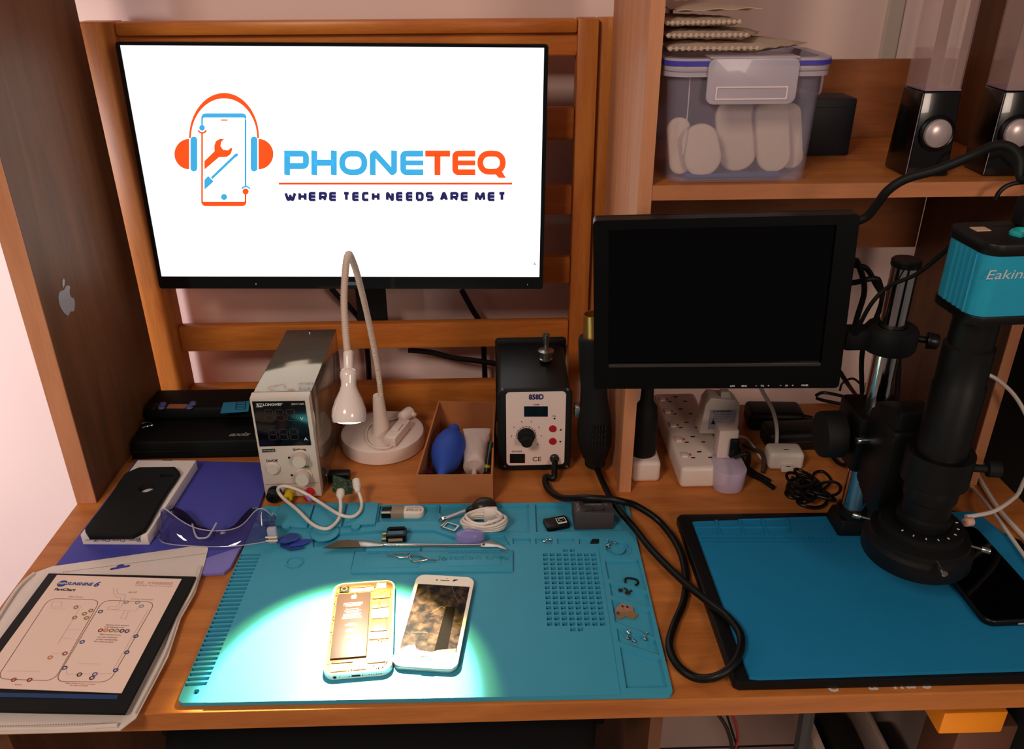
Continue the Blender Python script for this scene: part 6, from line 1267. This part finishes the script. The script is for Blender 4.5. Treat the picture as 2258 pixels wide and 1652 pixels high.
# ------------------------------------------------------------------ under the desk
ch = thing('office_chair', 'black office chair pushed under the desk', 'chair', (.15, .2, -.73))
part('seat', MB().hexa([(x, y, -.20) for x, y in rrect(.46, .44, .10, 8, .165, .22)], [(x, y, -.115) for x, y in rrect(.47, .45, .12, 8, .165, .22)], .025, 3), mat('chair_black', (8, 8, 9), .85, noise=.2, bump=.2, bs=500), ch, world=True)
for x in (-.085, .40): part('armrest', MB().box(x-.03, x+.03, .05, .30, -.085, -.06, .01).box(x-.015, x+.015, .14, .20, -.2, -.085, .004), M_BLKM, ch, world=True)
part('gas_lift', MB().cyl((.165, .22, -.66), (.165, .22, -.20), .025, .03, 20), M_BLK, ch, world=True)
for k in range(5):
    a = R(72*k+18); d = V((math.cos(a), math.sin(a), 0)); o_ = V((.165, .22, -.655)); lg = part('base_leg', MB().tube([o_, o_+d*.15-V((0, 0, .012)), o_+d*.235-V((0, 0, .025))], .016, 8), M_BLK, ch, world=True)
    part('caster', MB().cyl(o_+d*.235+V((-.012*d.y, .012*d.x, -.048)), o_+d*.235+V((.012*d.y, -.012*d.x, -.048)), .026, .026, 18), M_RUB, lg, world=True)
# basket, wires and yellow box on the floor
p = [PZ(*a, -.55) for a in ((1790, 1570), (2010, 1560), (2065, 1630), (1900, 1655))]
bx0, bx1, by0, by1 = .70, .875, .335, .52
bs_ = thing('plastic_basket', 'pale plastic basket with dark contents on the floor under the desk', 'basket', (.905, .395, -.73))
bo, to = rrect(.16, .17, .03, 6, .905, .395), rrect(.215, .215, .035, 6, .905, .395); ti, bi_ = rrect(.195, .195, .03, 6, .905, .395), rrect(.15, .16, .028, 6, .905, .395)
n = len(bo); part('basket_wall', shell([V((x, y, -.7295)) for x, y in bo]+[V((x, y, -.52)) for x, y in to], [list(range(n))]+[[i, (i+1) % n, n+(i+1) % n, n+i] for i in range(n)], .003), mat('basket_white', (176, 158, 148), .5, noise=.05), bs_, world=True)
part('basket_rim', MB().ring(rrect(.228, .228, .038, 6, .905, .395), rrect(.20, .20, .032, 6, .905, .395), -.523, -.514), mat('basket_white', (176, 158, 148)), bs_, world=True)
part('divider', MB().box(.903, .913, .300, .490, -.64, -.525, .002), mat('basket_white', (176, 158, 148)), bs_, world=True)
solo('black_pouch', MB().box(.836, .895, .325, .465, -.725, -.56, .015, 3), M_BLKM, 'black pouch in the left half of the floor basket', 'pouch'); solo('dark_case', MB().box(.920, .972, .335, .455, -.725, -.575, .012, 3), mat('case_dark', (40, 36, 38), .5), 'dark grey case in the right half of the floor basket', 'case')
yb = thing('yellow_box', 'bright yellow orange box beside the basket under the desk', 'box', (.91, .25, -.73))
y0_ = .20; a_, b_ = PY(2075, 1600, y0_), PY(2225, 1572, y0_); zt1 = PY(2150, 1572, y0_).z; zt0 = PY(2150, 1618, y0_).z
part('carton', MB().box(a_.x, b_.x, y0_, y0_+.10, zt0, zt1, .003), mat('yellow_card', (226, 140, 24), .5, noise=.03), yb, world=True)
part('shelf_stand', MB().box(a_.x+.035, b_.x+.03, y0_+.01, y0_+.08, -.73, zt0-.0004, .003), mat('stand_brown', (92, 58, 42), .6), yb, 'brown stand below', world=True)
wire('black wire hanging below the desk in front of the tiles', [PY(1570, 1562, .30), PY(1590, 1585, .31), PY(1606, 1615, .32), PY(1615, 1655, .33), PY(1618, 1720, .34), V((.585, .36, -.727))], .0030, None, 'hanging_wire')
wire('red wire hanging below the desk beside the black wire', [PY(1605, 1562, .25), PY(1620, 1590, .25), PY(1627, 1625, .25), PY(1622, 1660, .25), PY(1625, 1730, .25), V((.58, .25, -.727))], .0020, mat('red_wire', (120, 20, 22), .5), 'hanging_wire')
solo('grey_strap', MB().tube([V((.735, .33, -.03)), V((.75, .34, -.25)), V((.765, .35, -.45)), V((.772, .355, -.6)), V((.774, .36, -.716))], .012, 8), mat('strap_grey', (62, 60, 60), .7), 'dark grey strap hanging beside the left side of the floor basket', 'strap')
